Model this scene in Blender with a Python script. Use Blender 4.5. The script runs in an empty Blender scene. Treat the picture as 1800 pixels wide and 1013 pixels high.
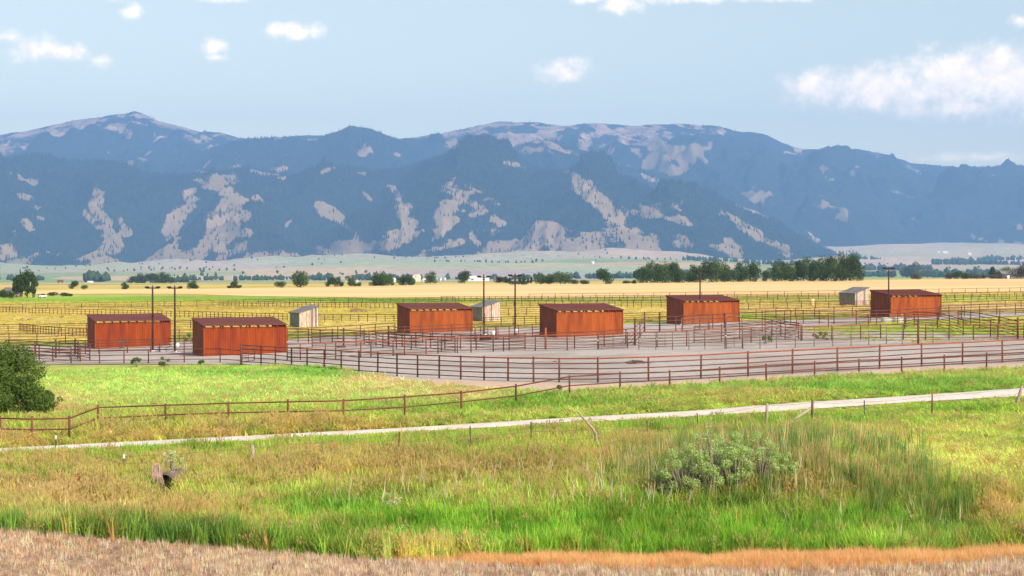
import bpy, bmesh, math, random
import numpy as np
from mathutils import Vector

random.seed(7)
RNG = np.random.default_rng(11)
R = math.radians
scene = bpy.context.scene
COL = scene.collection

# ------------------------------------------------------------------ camera
CAM_Z = 7.6
PITCH = math.atan(36.5 / 2950.0)
FOC = 2950.0                      # focal length in photograph pixels (1800 wide)
cam_data = bpy.data.cameras.new("camera")
cam_data.sensor_width = 36.0
cam_data.lens = 36.0 * FOC / 1800.0
cam_data.clip_start = 0.5
cam_data.clip_end = 60000.0
cam = bpy.data.objects.new("camera", cam_data)
COL.objects.link(cam)
cam.location = (0, 0, CAM_Z)
cam.rotation_euler = (math.pi / 2 - PITCH, 0, 0)
scene.camera = cam

# ------------------------------------------------------------------ light and sky
SUN_EL, SUN_AZ = R(40), R(137)    # azimuth clockwise from the view direction
world = bpy.data.worlds.new("World")
scene.world = world
world.use_nodes = True
wn, wl = world.node_tree.nodes, world.node_tree.links
wn.clear()


def wnode(t, **kw):
    n = wn.new(t)
    for k, v in kw.items():
        setattr(n, k, v)
    return n


def wmath(op, a, b=None, c=None):
    n = wnode("ShaderNodeMath", operation=op)
    for i, v in enumerate((a, b, c)):
        if v is None:
            continue
        if isinstance(v, (int, float)):
            n.inputs[i].default_value = v
        else:
            wl.new(v, n.inputs[i])
    return n.outputs[0]


def wvec(op, a, b=None):
    n = wnode("ShaderNodeVectorMath", operation=op)
    for i, v in enumerate((a, b)):
        if v is None:
            continue
        if isinstance(v, (tuple, list)):
            n.inputs[i].default_value = v
        else:
            wl.new(v, n.inputs[i])
    return n


sky = wnode("ShaderNodeTexSky", sky_type="NISHITA")
sky.sun_disc = False
sky.sun_elevation = SUN_EL
sky.sun_rotation = SUN_AZ
sky.altitude = 1500
sky.air_density = 1.0
sky.dust_density = 4.0
sky.ozone_density = 1.5
SKY_STRENGTH = 0.15
tc = wnode("ShaderNodeTexCoord")
sep = wnode("ShaderNodeSeparateXYZ")
wl.new(tc.outputs["Generated"], sep.inputs[0])
az = wmath("ARCTAN2", sep.outputs[0], sep.outputs[1])
el = wmath("ARCSINE", sep.outputs[2])
# clouds: drifting cumulus laid out over the sky by azimuth and elevation, the same set repeating round the horizon
K = 2950.0
PERIOD = 2 * math.pi * K / 8
au = wmath("WRAP", wmath("MULTIPLY", az, K), PERIOD / 2, -PERIOD / 2)
ev = wmath("MULTIPLY", el, K)
comb = wnode("ShaderNodeCombineXYZ")
wl.new(au, comb.inputs[0])
wl.new(ev, comb.inputs[1])
nz = wnode("ShaderNodeTexNoise", noise_dimensions="3D")
nz.inputs["Scale"].default_value = 0.028
nz.inputs["Detail"].default_value = 8
nz.inputs["Roughness"].default_value = 0.62
wl.new(comb.outputs[0], nz.inputs["Vector"])
# (azimuth px from centre, elevation px above horizon, half width, half height, weight)
CLOUDS = [(-885, 470, 34, 12, .9), (-690, 460, 30, 14, .55), (-655, 433, 24, 13, .75), (-500, 466, 60, 14, 1.0),
          (-860, 385, 26, 13, .7), (-810, 365, 60, 24, .85), (-760, 361, 50, 20, .75), (-715, 352, 36, 11, .5),
          (-520, 381, 27, 13, .85), (-510, 360, 22, 7, .55), (-385, 408, 52, 15, 1.0), (-345, 410, 22, 14, .6),
          (85, 342, 50, 20, .95), (115, 352, 28, 18, .8),
          (190, 458, 40, 18, .9), (330, 472, 150, 14, 1.1), (480, 470, 110, 13, 1.1), (140, 468, 60, 10, .8),
          (530, 310, 70, 30, 1.05), (640, 305, 110, 42, 1.15), (760, 318, 120, 50, 1.2), (880, 312, 130, 58, 1.2),
          (990, 325, 110, 50, 1.1), (700, 345, 30, 22, .7), (780, 270, 170, 22, .75), (820, 335, 80, 40, 1.1),
          (870, 412, 30, 11, .7), (800, 186, 130, 9, .6), (-60, 474, 50, 7, .6), (1080, 440, 50, 20, .9),
          (-1050, 430, 55, 18, .9), (-1090, 350, 40, 14, .8)]
cur = None
for (u0, v0, ru, rv, wgt) in CLOUDS:
    d = wvec("SUBTRACT", comb.outputs[0], (u0, v0, 0))
    d = wvec("MULTIPLY", d.outputs[0], (1 / (ru * 1.25), 1 / (rv * 1.35), 0))
    ln = wvec("LENGTH", d.outputs[0]).outputs["Value"]
    v = wmath("MULTIPLY", wmath("SUBTRACT", 1.0, ln), wgt)
    cur = v if cur is None else wmath("SMOOTH_MAX", cur, v, 0.12)
# high clouds above the view: loose cumulus on a plane
zsafe = wmath("MAXIMUM", sep.outputs[2], 0.05)
pl = wvec("DIVIDE", tc.outputs["Generated"], None)
cz = wnode("ShaderNodeCombineXYZ")
for i in range(3):
    wl.new(zsafe, cz.inputs[i])
wl.new(cz.outputs[0], pl.inputs[1])
n2 = wnode("ShaderNodeTexNoise")
n2.inputs["Scale"].default_value = 1.6
n2.inputs["Detail"].default_value = 6
wl.new(pl.outputs[0], n2.inputs["Vector"])
hi = wmath("SUBTRACT", n2.outputs[0], 0.60)
hi = wmath("MULTIPLY", hi, 4.0)
himask = wnode("ShaderNodeMapRange", interpolation_type="SMOOTHSTEP")
wl.new(sep.outputs[2], himask.inputs[0])
himask.inputs[1].default_value = 0.19
himask.inputs[2].default_value = 0.28
hi = wmath("SUBTRACT", hi, wmath("MULTIPLY", wmath("SUBTRACT", 1.0, himask.outputs[0]), 6.0))
dens = wmath("MAXIMUM", cur, hi)
dens = wmath("ADD", dens, wmath("MULTIPLY", wmath("SUBTRACT", nz.outputs[0], 0.5), 1.45))
al = wnode("ShaderNodeMapRange", interpolation_type="SMOOTHSTEP")
wl.new(dens, al.inputs[0])
al.inputs[1].default_value = 0.0
al.inputs[2].default_value = 0.95
al.inputs[4].default_value = 0.86
mix = wnode("ShaderNodeMix", data_type="RGBA")
wl.new(al.outputs[0], mix.inputs[0])
tint = wnode("ShaderNodeMix", data_type="RGBA", blend_type="MULTIPLY")
tint.inputs[0].default_value = 1.0
wl.new(sky.outputs[0], tint.inputs[6])
tint.inputs[7].default_value = (2.05, 1.53, 0.99, 1)
wl.new(tint.outputs[2], mix.inputs[6])
ccol = wnode("ShaderNodeMix", data_type="RGBA")
ccol.inputs[6].default_value = (11.5, 9.4, 7.6, 1)
ccol.inputs[7].default_value = (15.0, 12.0, 8.8, 1)
cmr = wnode("ShaderNodeMapRange")
wl.new(nz.outputs[0], cmr.inputs[0])
cmr.inputs[1].default_value = 0.35
cmr.inputs[2].default_value = 0.65
wl.new(cmr.outputs[0], ccol.inputs[0])
wl.new(ccol.outputs[2], mix.inputs[7])
bg = wnode("ShaderNodeBackground")
bg.inputs[1].default_value = SKY_STRENGTH
wl.new(mix.outputs[2], bg.inputs[0])
wo = wnode("ShaderNodeOutputWorld")
wl.new(bg.outputs[0], wo.inputs[0])

sun_data = bpy.data.lights.new("sun", "SUN")
sun_data.energy = 4.2
sun_data.angle = R(0.53)
sun_data.color = (1.0, 0.93, 0.82)
sun = bpy.data.objects.new("sun", sun_data)
COL.objects.link(sun)
SDIR = Vector((math.sin(SUN_AZ) * math.cos(SUN_EL), math.cos(SUN_AZ) * math.cos(SUN_EL), math.sin(SUN_EL)))
sun.rotation_euler = SDIR.to_track_quat("Z", "Y").to_euler()
sun.location = SDIR * 300

vs = scene.view_settings
vs.view_transform = "Standard"
vs.look = "None"
vs.gamma = 1.0
vs.use_curve_mapping = False
vs.exposure = 0.26
cy = scene.cycles
cy.max_bounces = 6
cy.diffuse_bounces = 3
cy.transparent_max_bounces = 8
cy.volume_bounces = 1
cy.use_denoising = True

# ------------------------------------------------------------------ numpy noise
def _hash(ix, iy, seed):
    h = (ix.astype(np.int64) * 374761393 + iy.astype(np.int64) * 668265263 + seed * 1442695041) & 0xFFFFFFFF
    h = ((h ^ (h >> 13)) * 1274126177) & 0xFFFFFFFF
    h = (h ^ (h >> 16)) & 0xFFFFFFFF
    return h / 4294967295.0


def vnoise(x, y, seed=0):
    x = np.asarray(x, float); y = np.asarray(y, float)
    ix = np.floor(x); iy = np.floor(y)
    fx = x - ix; fy = y - iy
    fx = fx * fx * (3 - 2 * fx); fy = fy * fy * (3 - 2 * fy)
    a = _hash(ix, iy, seed); b = _hash(ix + 1, iy, seed)
    c = _hash(ix, iy + 1, seed); d = _hash(ix + 1, iy + 1, seed)
    return (a * (1 - fx) + b * fx) * (1 - fy) + (c * (1 - fx) + d * fx) * fy


def fbm(x, y, seed=0, octv=4, gain=0.5):
    s = 0; a = 1; t = 0
    for i in range(octv):
        s = s + a * vnoise(x, y, seed + i * 17)
        t += a; a *= gain
        x = x * 2.03 + 11.3; y = y * 2.03 + 5.7
    return s / t


def ridged(x, y, seed=0, octv=4):
    s = 0; a = 1; t = 0
    for i in range(octv):
        s = s + a * (1 - np.abs(2 * vnoise(x, y, seed + i * 13) - 1))
        t += a; a *= 0.5
        x = x * 2.07 + 3.1; y = y * 2.07 + 9.2
    return s / t


def sstep(a, b, x):
    t = np.clip((np.asarray(x, float) - a) / (b - a), 0, 1)
    return t * t * (3 - 2 * t)


# ------------------------------------------------------------------ lie of the land
PROF_Y = np.array([0, 60, 150, 250, 700, 1000, 1700, 2500, 4000, 5500, 7000, 8500, 10500, 13000, 20000.])
PROF_Z = np.array([0, .24, .6, 1.0, 1.05, -.6, -6.5, -12.7, -18, -6, 26, 72, 132, 200, 250.])
_py = np.concatenate([np.linspace(0, 1200, 600), np.geomspace(1210, 20000, 700)])
_pz = np.interp(_py, PROF_Y, PROF_Z)
for _k in range(40):
    _pz[1:-1] = .25 * _pz[:-2] + .5 * _pz[1:-1] + .25 * _pz[2:]


def land(x, y):
    x = np.asarray(x, float); y = np.asarray(y, float)
    z = np.interp(y, _py, _pz)
    w = sstep(220, 600, y)
    z = z + 1.75 * np.tanh(x / 70) * (1 - w) + 2.4 * np.tanh(x / 300) * w
    near = 1 - sstep(60, 70, y)
    z = z - near * .75 * np.exp(-((y - 47) / 5.0) ** 2) * (0.6 + .4 * np.tanh((x + 3) / 6))
    z = z + near * .5 * np.exp(-((y - 46) / 3.0) ** 2 - ((x + 13) / 3.5) ** 2)
    z = z + near * .95 * np.exp(-((y - 55) / 4.2) ** 2 - ((x - 9.6) / 4.6) ** 2)
    z = z + near * (fbm(x / 3.1, y / 3.1, 5, 3) - .5) * .22
    far = sstep(3000, 5200, y)
    u = x / np.maximum(y, 1)
    hills = (fbm(x / 1500, y / 2600, 21, 4) - .5) * 90 + (fbm(x / 420, y / 900, 23, 3) - .5) * 22 + sstep(5600, 7400, y) * (ridged(x / 620, y / 1100, 27, 3) - .55) * 75
    z = z + far * hills * (1 - .55 * sstep(.12, .2, u))
    return z


CP, SP = math.cos(PITCH), math.sin(PITCH)


def project(x, y, z):
    zr = z - CAM_Z
    dep = y * CP - zr * SP
    return 900 + FOC * x / dep, 506.5 - FOC * (y * SP + zr * CP) / dep


_YS = np.geomspace(22, 9000, 3500)


def spot(px, py):
    """the point of the land that the photograph shows at (px, py)"""
    dx = (px - 900) / FOC; k = (506.5 - py) / FOC
    dy = CP + k * SP; dz = -SP + k * CP
    xs = _YS / dy * dx
    zr = CAM_Z + _YS / dy * dz
    g = land(xs, _YS)
    below = np.nonzero(zr <= g)[0]
    i = below[0] if len(below) else len(_YS) - 1
    if i == 0:
        y = _YS[0]
    else:
        a = zr[i - 1] - g[i - 1]; b = zr[i] - g[i]
        f = a / (a - b) if a != b else 0
        y = _YS[i - 1] + (_YS[i] - _YS[i - 1]) * f
    x = y / dy * dx
    return Vector((x, y, float(land(x, y))))


def far_spot(px, y):
    x = (px - 900) / FOC * y
    return Vector((x, y, float(land(x, y))))


def ppm(p):
    return FOC / p.y               # photograph pixels per metre at a point


# ------------------------------------------------------------------ materials
MATS = {}


def mat_nodes(name):
    m = bpy.data.materials.new(name)
    m.use_nodes = True
    nt = m.node_tree
    nt.nodes.clear()
    MATS[name] = m
    return m, nt.nodes, nt.links


def surf(name, c1, c2, scale=1.0, rough=.85, bump=0.0, stretch=(1, 1, 1), coords="Object", detail=5, metallic=0,
         lo=.35, hi=.65, c3=None, scale3=.2, spec=.25):
    m, n, l = mat_nodes(name)
    out = n.new("ShaderNodeOutputMaterial")
    b = n.new("ShaderNodeBsdfPrincipled")
    b.inputs["Roughness"].default_value = rough
    b.inputs["Metallic"].default_value = metallic
    b.inputs["Specular IOR Level"].default_value = spec
    if coords == "World":
        g = n.new("ShaderNodeNewGeometry"); src = g.outputs["Position"]
    else:
        t = n.new("ShaderNodeTexCoord"); src = t.outputs["Object"]
    mp = n.new("ShaderNodeMapping")
    mp.inputs["Scale"].default_value = stretch
    l.new(src, mp.inputs[0])
    nt = n.new("ShaderNodeTexNoise")
    nt.inputs["Scale"].default_value = scale
    nt.inputs["Detail"].default_value = detail
    nt.inputs["Roughness"].default_value = .6
    l.new(mp.outputs[0], nt.inputs["Vector"])
    mr = n.new("ShaderNodeMapRange")
    mr.inputs[1].default_value = lo; mr.inputs[2].default_value = hi
    l.new(nt.outputs[0], mr.inputs[0])
    mx = n.new("ShaderNodeMix"); mx.data_type = "RGBA"
    mx.inputs[6].default_value = (*c1, 1); mx.inputs[7].default_value = (*c2, 1)
    l.new(mr.outputs[0], mx.inputs[0])
    colr = mx.outputs[2]
    if c3:
        n3 = n.new("ShaderNodeTexNoise"); n3.inputs["Scale"].default_value = scale3; n3.inputs["Detail"].default_value = 4
        l.new(mp.outputs[0], n3.inputs["Vector"])
        r3 = n.new("ShaderNodeMapRange"); r3.inputs[1].default_value = .45; r3.inputs[2].default_value = .68
        l.new(n3.outputs[0], r3.inputs[0])
        m3 = n.new("ShaderNodeMix"); m3.data_type = "RGBA"
        l.new(r3.outputs[0], m3.inputs[0]); l.new(colr, m3.inputs[6]); m3.inputs[7].default_value = (*c3, 1)
        colr = m3.outputs[2]
    l.new(colr, b.inputs["Base Color"])
    if bump:
        bp = n.new("ShaderNodeBump"); bp.inputs["Strength"].default_value = 1.0
        bp.inputs["Distance"].default_value = bump
        l.new(nt.outputs[0], bp.inputs["Height"]); l.new(bp.outputs[0], b.inputs["Normal"])
    l.new(b.outputs[0], out.inputs[0])
    return m


def leafy(name, c1, c2, transl=.3, instanced=False):
    """foliage: diffuse + translucent; colour from the plant's own tint, else two greens varied leaf by leaf"""
    m, n, l = mat_nodes(name)
    out = n.new("ShaderNodeOutputMaterial")
    if instanced:
        a = n.new("ShaderNodeAttribute"); a.attribute_type = "INSTANCER"; a.attribute_name = "tint"
        d = n.new("ShaderNodeAttribute"); d.attribute_name = "dry"
        mx = n.new("ShaderNodeMix"); mx.data_type = "RGBA"
        l.new(d.outputs["Fac"], mx.inputs[0]); l.new(a.outputs["Color"], mx.inputs[6]); mx.inputs[7].default_value = (*c2, 1)
        colr = mx.outputs[2]
    else:
        a = n.new("ShaderNodeAttribute"); a.attribute_name = "dry"
        mx = n.new("ShaderNodeMix"); mx.data_type = "RGBA"
        mx.inputs[6].default_value = (*c1, 1); mx.inputs[7].default_value = (*c2, 1)
        l.new(a.outputs["Fac"], mx.inputs[0])
        colr = mx.outputs[2]
    df = n.new("ShaderNodeBsdfDiffuse"); tr = n.new("ShaderNodeBsdfTranslucent")
    l.new(colr, df.inputs[0]); l.new(colr, tr.inputs[0])
    ms = n.new("ShaderNodeMixShader"); ms.inputs[0].default_value = transl
    l.new(df.outputs[0], ms.inputs[1]); l.new(tr.outputs[0], ms.inputs[2])
    l.new(ms.outputs[0], out.inputs[0])
    return m


def vcol_surf(name, attr="tint", scale=2.0, amt=.35, rough=.95, bump=.0, scale2=.05):
    """ground whose colour comes from the land itself (attribute), broken up by two noises"""
    m, n, l = mat_nodes(name)
    out = n.new("ShaderNodeOutputMaterial")
    b = n.new("ShaderNodeBsdfPrincipled"); b.inputs["Roughness"].default_value = rough
    b.inputs["Specular IOR Level"].default_value = .1
    a = n.new("ShaderNodeAttribute"); a.attribute_name = attr
    g = n.new("ShaderNodeNewGeometry")
    vals = []
    for sc in (scale, scale2):
        t = n.new("ShaderNodeTexNoise"); t.inputs["Scale"].default_value = sc; t.inputs["Detail"].default_value = 6
        t.inputs["Roughness"].default_value = .65
        l.new(g.outputs["Position"], t.inputs["Vector"])
        mr = n.new("ShaderNodeMapRange"); mr.inputs[1].default_value = .3; mr.inputs[2].default_value = .7
        mr.inputs[3].default_value = 1 - amt; mr.inputs[4].default_value = 1 + amt
        l.new(t.outputs[0], mr.inputs[0]); vals.append((t, mr))
    mu = n.new("ShaderNodeMath"); mu.operation = "MULTIPLY"
    l.new(vals[0][1].outputs[0], mu.inputs[0]); l.new(vals[1][1].outputs[0], mu.inputs[1])
    vm = n.new("ShaderNodeVectorMath"); vm.operation = "SCALE"
    l.new(a.outputs["Color"], vm.inputs[0]); l.new(mu.outputs[0], vm.inputs["Scale"])
    l.new(vm.outputs[0], b.inputs["Base Color"])
    if bump:
        bp = n.new("ShaderNodeBump"); bp.inputs["Distance"].default_value = bump
        l.new(vals[0][0].outputs[0], bp.inputs["Height"]); l.new(bp.outputs[0], b.inputs["Normal"])
    l.new(b.outputs[0], out.inputs[0])
    return m


M_GROUND = vcol_surf("meadow_soil", scale=1.4, amt=.28, bump=.05, scale2=.03)
M_MOUNT = None
M_YARD = surf("grey_gravel", (.345, .31, .292), (.465, .425, .40), 3.0, .95, .01, coords="World", c3=(.28, .235, .215), scale3=.13)
M_TRACK = surf("pinkish_dirt", (.47, .33, .24), (.60, .44, .33), 2.0, .95, .02, coords="World", c3=(.44, .36, .29), scale3=.25)
M_ROAD = surf("pale_road_gravel", (.55, .485, .44), (.72, .655, .605), 5.0, .95, .02, coords="World", c3=(.55, .46, .39), scale3=.6)
M_STUBSOIL = surf("stubble_soil", (.20, .135, .09), (.40, .29, .20), 9.0, .95, .03, coords="World")
M_WHEAT = surf("ripe_wheat", (.72, .48, .21), (.86, .61, .31), .04, .95, .05, stretch=(.25, 2.2, 1), coords="World", c3=(.66, .43, .19), scale3=.012)
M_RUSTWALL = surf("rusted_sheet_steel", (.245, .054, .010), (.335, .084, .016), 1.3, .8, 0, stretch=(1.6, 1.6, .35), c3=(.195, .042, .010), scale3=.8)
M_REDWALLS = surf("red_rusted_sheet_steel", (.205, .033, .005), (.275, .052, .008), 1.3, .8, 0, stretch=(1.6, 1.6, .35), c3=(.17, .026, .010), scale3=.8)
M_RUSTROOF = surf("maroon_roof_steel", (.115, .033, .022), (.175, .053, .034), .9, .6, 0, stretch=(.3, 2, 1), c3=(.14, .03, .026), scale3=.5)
M_RUSTSIDE = surf("shade_toned_rusted_steel", (.15, .042, .024), (.23, .068, .034), 1.3, .75, 0, stretch=(1.6, 1.6, .35))  # side walls' rust darker than the front's: their shade is put into the colour
M_RUSTDARK = surf("dark_rusted_steel", (.10, .030, .020), (.17, .055, .032), 4.0, .7)
M_PIPE = surf("rusty_pipe", (.095, .036, .027), (.185, .060, .035), 1.1, .7, coords="World", c3=(.07, .03, .026), scale3=.6)
M_PIPERED = surf("orange_rust_pipe", (.23, .062, .032), (.34, .10, .045), 1.1, .7, coords="World")
M_PIPEGREY = surf("grey_panel_tube", (.12, .085, .075), (.22, .15, .12), 1.5, .6, coords="World")
M_FARPIPE = surf("weathered_pipe", (.085, .046, .036), (.14, .07, .05), .6, .8, coords="World")
M_POLE = surf("dark_steel_pole", (.035, .020, .017), (.07, .036, .028), 2.0, .8)
M_LAMP = surf("lamp_housing", (.018, .015, .014), (.03, .026, .024), 2.0, .9, spec=.05)
M_GREYPLANK = surf("weathered_grey_board", (.12, .13, .135), (.24, .24, .235), 3.0, .9, 0, stretch=(3, 3, .4))
M_PALEPLANK = surf("bleached_board_with_rusty_streaks", (.52, .42, .38), (.70, .60, .56), 2.0, .9, 0, stretch=(4, 4, .5), c3=(.30, .15, .11), scale3=2.2)
M_PINKPLANK = surf("reddish_weathered_board", (.34, .22, .18), (.52, .38, .33), 2.0, .9, 0, stretch=(4, 4, .5))
M_GREYROOF = surf("grey_corrugated_roof", (.13, .125, .13), (.22, .21, .215), 1.5, .7)
M_WOODPOST = surf("weathered_wood_post", (.26, .19, .15), (.42, .33, .28), 6.0, .9, .01, stretch=(2, 2, .3))
M_DARKPOST = surf("dark_wood_post", (.07, .05, .045), (.16, .11, .09), 6.0, .9, .01, stretch=(2, 2, .3))
M_TPOST = surf("green_steel_stake", (.045, .075, .05), (.09, .12, .085), 3.0, .7)
M_WIRE = surf("fence_wire", (.16, .11, .09), (.25, .18, .15), 3.0, .6)
M_GALV = surf("galvanised_steel", (.42, .45, .48), (.62, .65, .68), 2.0, .4, metallic=.4)
M_WHITE = surf("white_paint", (.72, .72, .70), (.82, .82, .80), 1.0, .6)
M_CREAM = surf("cream_siding", (.74, .66, .45), (.82, .76, .56), .5, .8)
M_WATER = surf("trough_water", (.02, .04, .05), (.03, .06, .07), 1.0, .08)
M_BLACK = surf("black_paint", (.015, .015, .018), (.03, .03, .035), 1.0, .4)
M_GLASS = surf("window_glass", (.03, .04, .05), (.05, .06, .07), 1.0, .1, spec=.6)
M_REDWALL = surf("red_siding", (.20, .025, .025), (.27, .04, .035), .8, .8)
M_SHINGLE = surf("grey_shingle", (.15, .13, .13), (.22, .195, .19), 1.0, .9)
M_BARNWOOD = surf("dark_barn_wood", (.10, .08, .075), (.17, .14, .13), .6, .9)
M_BARK = surf("bark", (.16, .13, .10), (.30, .26, .22), 3.0, .9, coords="Object")
M_CONC = surf("concrete", (.55, .53, .50), (.68, .66, .63), 3.0, .9)
M_DEBRIS = surf("dark_debris", (.06, .045, .04), (.14, .10, .085), 5.0, .9)
M_YELLOW = surf("faded_yellow_plastic", (.62, .45, .16), (.72, .56, .25), 2.0, .7)
M_TUMBLE = surf("dry_weed_heap", (.20, .135, .07), (.36, .25, .13), 3.0, .95, .05)
M_FOREST = surf("conifer_needles", (.010, .022, .019), (.025, .042, .030), .02, .95, 0, coords="World", spec=.05)
M_FARTREE = surf("distant_foliage", (.030, .055, .028), (.055, .085, .038), .02, .95, 0, coords="World", spec=.05)
M_GRASS = leafy("grass_blades", (0, 0, 0), (.68, .52, .25), .5, True)
M_LEAF = [leafy("cottonwood_leaves", (.055, .100, .030), (.125, .185, .055), .3),
          leafy("dark_tree_leaves", (.036, .070, .026), (.085, .130, .042), .28),
          leafy("olive_tree_leaves", (.075, .095, .040), (.13, .145, .06), .25),
          leafy("plum_leaves", (.040, .016, .020), (.065, .03, .03), .2),
          leafy("lime_leaves", (.14, .22, .04), (.22, .32, .06), .3),
          leafy("brushy_grey_leaves", (.10, .075, .06), (.15, .12, .09), .2),
          leafy("willow_bush_leaves", (.07, .125, .025), (.17, .26, .06), .36),
          leafy("pale_weed_leaves", (.28, .44, .11), (.60, .74, .34), .42)]
M_FLOWER = surf("white_blossom", (.70, .72, .58), (.84, .84, .72), 2.0, .9)

# ------------------------------------------------------------------ mesh helpers
class MB:
    def __init__(self):
        self.v = []; self.f = []; self.dry = []

    def add(self, vs_, fs_):
        o = len(self.v)
        self.v += [tuple(p) for p in vs_]
        self.f += [tuple(i + o for i in f) for f in fs_]
        return self

    def box(self, x0, x1, y0, y1, z0, z1):
        v = [(x0, y0, z0), (x1, y0, z0), (x1, y1, z0), (x0, y1, z0), (x0, y0, z1), (x1, y0, z1), (x1, y1, z1), (x0, y1, z1)]
        f = [(0, 3, 2, 1), (4, 5, 6, 7), (0, 1, 5, 4), (1, 2, 6, 5), (2, 3, 7, 6), (3, 0, 4, 7)]
        return self.add(v, f)

    def hexa(self, v):
        f = [(0, 3, 2, 1), (4, 5, 6, 7), (0, 1, 5, 4), (1, 2, 6, 5), (2, 3, 7, 6), (3, 0, 4, 7)]
        return self.add(v, f)

    def tube(self, pts, r, n=6, cap=True):
        pts = [Vector(p) for p in pts]
        rs = r if isinstance(r, (list, tuple)) else [r] * len(pts)
        rings = []
        for i, p in enumerate(pts):
            a = pts[max(i - 1, 0)]; b = pts[min(i + 1, len(pts) - 1)]
            t = (b - a)
            t = t.normalized() if t.length > 1e-9 else Vector((0, 0, 1))
            up = Vector((0, 0, 1)) if abs(t.z) < .9 else Vector((1, 0, 0))
            s = t.cross(up).normalized(); q = s.cross(t)
            rings.append([p + (s * math.cos(2 * math.pi * k / n) + q * math.sin(2 * math.pi * k / n)) * rs[i] for k in range(n)])
        v = [p for ring in rings for p in ring]; f = []
        for i in range(len(pts) - 1):
            for k in range(n):
                f.append((i * n + k, i * n + (k + 1) % n, (i + 1) * n + (k + 1) % n, (i + 1) * n + k))
        if cap:
            f.append(tuple(range(n - 1, -1, -1)))
            f.append(tuple((len(pts) - 1) * n + k for k in range(n)))
        return self.add(v, f)

    def mesh(self, name, mat, smooth=False):
        me = bpy.data.meshes.new(name)
        me.from_pydata(self.v, [], self.f)
        if mat:
            me.materials.append(mat)
        if smooth:
            me.polygons.foreach_set("use_smooth", [True] * len(me.polygons))
        me.update()
        return me

    def build(self, name, mat, parent=None, smooth=False):
        return link(name, self.mesh(name, mat, smooth), parent)


def link(name, me, parent=None):
    o = bpy.data.objects.new(name, me)
    COL.objects.link(o)
    if parent is not None:
        o.parent = parent
    return o


def thing(name, label, cat, loc=(0, 0, 0), rz=0, group=None, scale=None):
    o = bpy.data.objects.new(name, None)
    COL.objects.link(o)
    o.location = loc; o.rotation_euler = (0, 0, rz)
    if scale:
        o.scale = scale
    o.empty_display_size = .2
    return tag(o, label, cat, group)


def tag(o, label=None, cat=None, group=None, kind=None):
    for k, v in (("label", label), ("category", cat), ("group", group), ("kind", kind)):
        if v:
            o[k] = v
    return o


def np_mesh(name, verts, faces, mat, smooth=False):
    """verts (n,3), faces (m,k) numpy"""
    me = bpy.data.meshes.new(name)
    n, m, k = len(verts), len(faces), faces.shape[1]
    me.vertices.add(n); me.loops.add(m * k); me.polygons.add(m)
    me.vertices.foreach_set("co", np.asarray(verts, np.float32).ravel())
    me.loops.foreach_set("vertex_index", np.asarray(faces, np.int32).ravel())
    me.polygons.foreach_set("loop_start", np.arange(0, m * k, k, dtype=np.int32))
    if smooth:
        me.polygons.foreach_set("use_smooth", np.ones(m, bool))
    if mat:
        me.materials.append(mat)
    me.update(calc_edges=True)
    return me


def grid_faces(nr, nc):
    i = np.arange(nr - 1)[:, None] * nc + np.arange(nc - 1)[None, :]
    i = i.ravel()
    return np.stack([i, i + 1, i + nc + 1, i + nc], 1)


def color_attr(me, name, cols):
    a = me.attributes.new(name, "FLOAT_COLOR", "POINT")
    c = np.ones((len(me.vertices), 4), np.float32)
    c[:, :3] = cols
    a.data.foreach_set("color", c.ravel())


def float_attr(me, name, vals):
    a = me.attributes.new(name, "FLOAT", "POINT")
    a.data.foreach_set("value", np.asarray(vals, np.float32))


def in_poly(px, py, poly):
    px = np.asarray(px); py = np.asarray(py)
    res = np.zeros(px.shape, bool)
    n = len(poly)
    for i in range(n):
        x1, y1 = poly[i]; x2, y2 = poly[(i + 1) % n]
        if y1 == y2:
            continue
        c = ((y1 > py) != (y2 > py)) & (px < (x2 - x1) * (py - y1) / (y2 - y1) + x1)
        res ^= c
    return res


def curve(pts):
    xs = [p[0] for p in pts]; ys = [p[1] for p in pts]
    return lambda x: np.interp(x, xs, ys)


# ------------------------------------------------------------------ outlines of the fields, read off the photograph and carried onto the land by spot()
ROAD_LO = curve([(-300, 813), (0, 799), (400, 778), (700, 762), (1000, 745), (1200, 734), (1400, 722), (1600, 708), (1800, 697), (2100, 680)])
ROAD_HI = curve([(-300, 801), (0, 790), (400, 770), (700, 755), (1000, 736), (1200, 725), (1400, 709), (1600, 697), (1800, 683), (2100, 664)])
STUB = curve([(-300, 915), (0, 935), (200, 950), (400, 965), (600, 983), (800, 994), (1100, 1003), (1400, 1003), (1600, 998), (1800, 985), (2100, 962)])
ORANGE = curve([(560, 996), (700, 990), (800, 984), (1000, 981), (1300, 984), (1450, 978), (1600, 981), (1700, 972), (1800, 963), (2100, 935)])
YARD = [(-150, 642), (60, 642), (250, 641), (424, 641), (520, 648), (600, 655), (640, 660), (735, 667), (900, 673), (1060, 676), (1140, 674),
        (1315, 665), (1470, 656), (1620, 648), (1762, 641), (1960, 632), (1960, 596), (1800, 601), (1600, 604), (1530, 601), (1450, 598), (1415, 589), (1425, 577),
        (1530, 568), (1680, 562), (1800, 556), (1960, 549), (1960, 542), (1800, 549), (1650, 554), (1530, 558), (1400, 563), (1300, 566),
        (1160, 568), (1090, 572), (900, 577), (840, 580), (700, 588), (620, 591), (520, 597), (440, 600), (330, 601), (200, 605), (100, 609), (0, 612), (-150, 616)]
TRACK = [(600, 655), (640, 660), (735, 667), (900, 673), (1060, 676), (1140, 674), (1315, 665), (1470, 656), (1620, 648), (1762, 641), (1960, 632),
         (1960, 646), (1800, 655), (1600, 664), (1430, 672), (1250, 682), (1100, 691), (1000, 697), (900, 695), (800, 688), (700, 676)]
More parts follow.
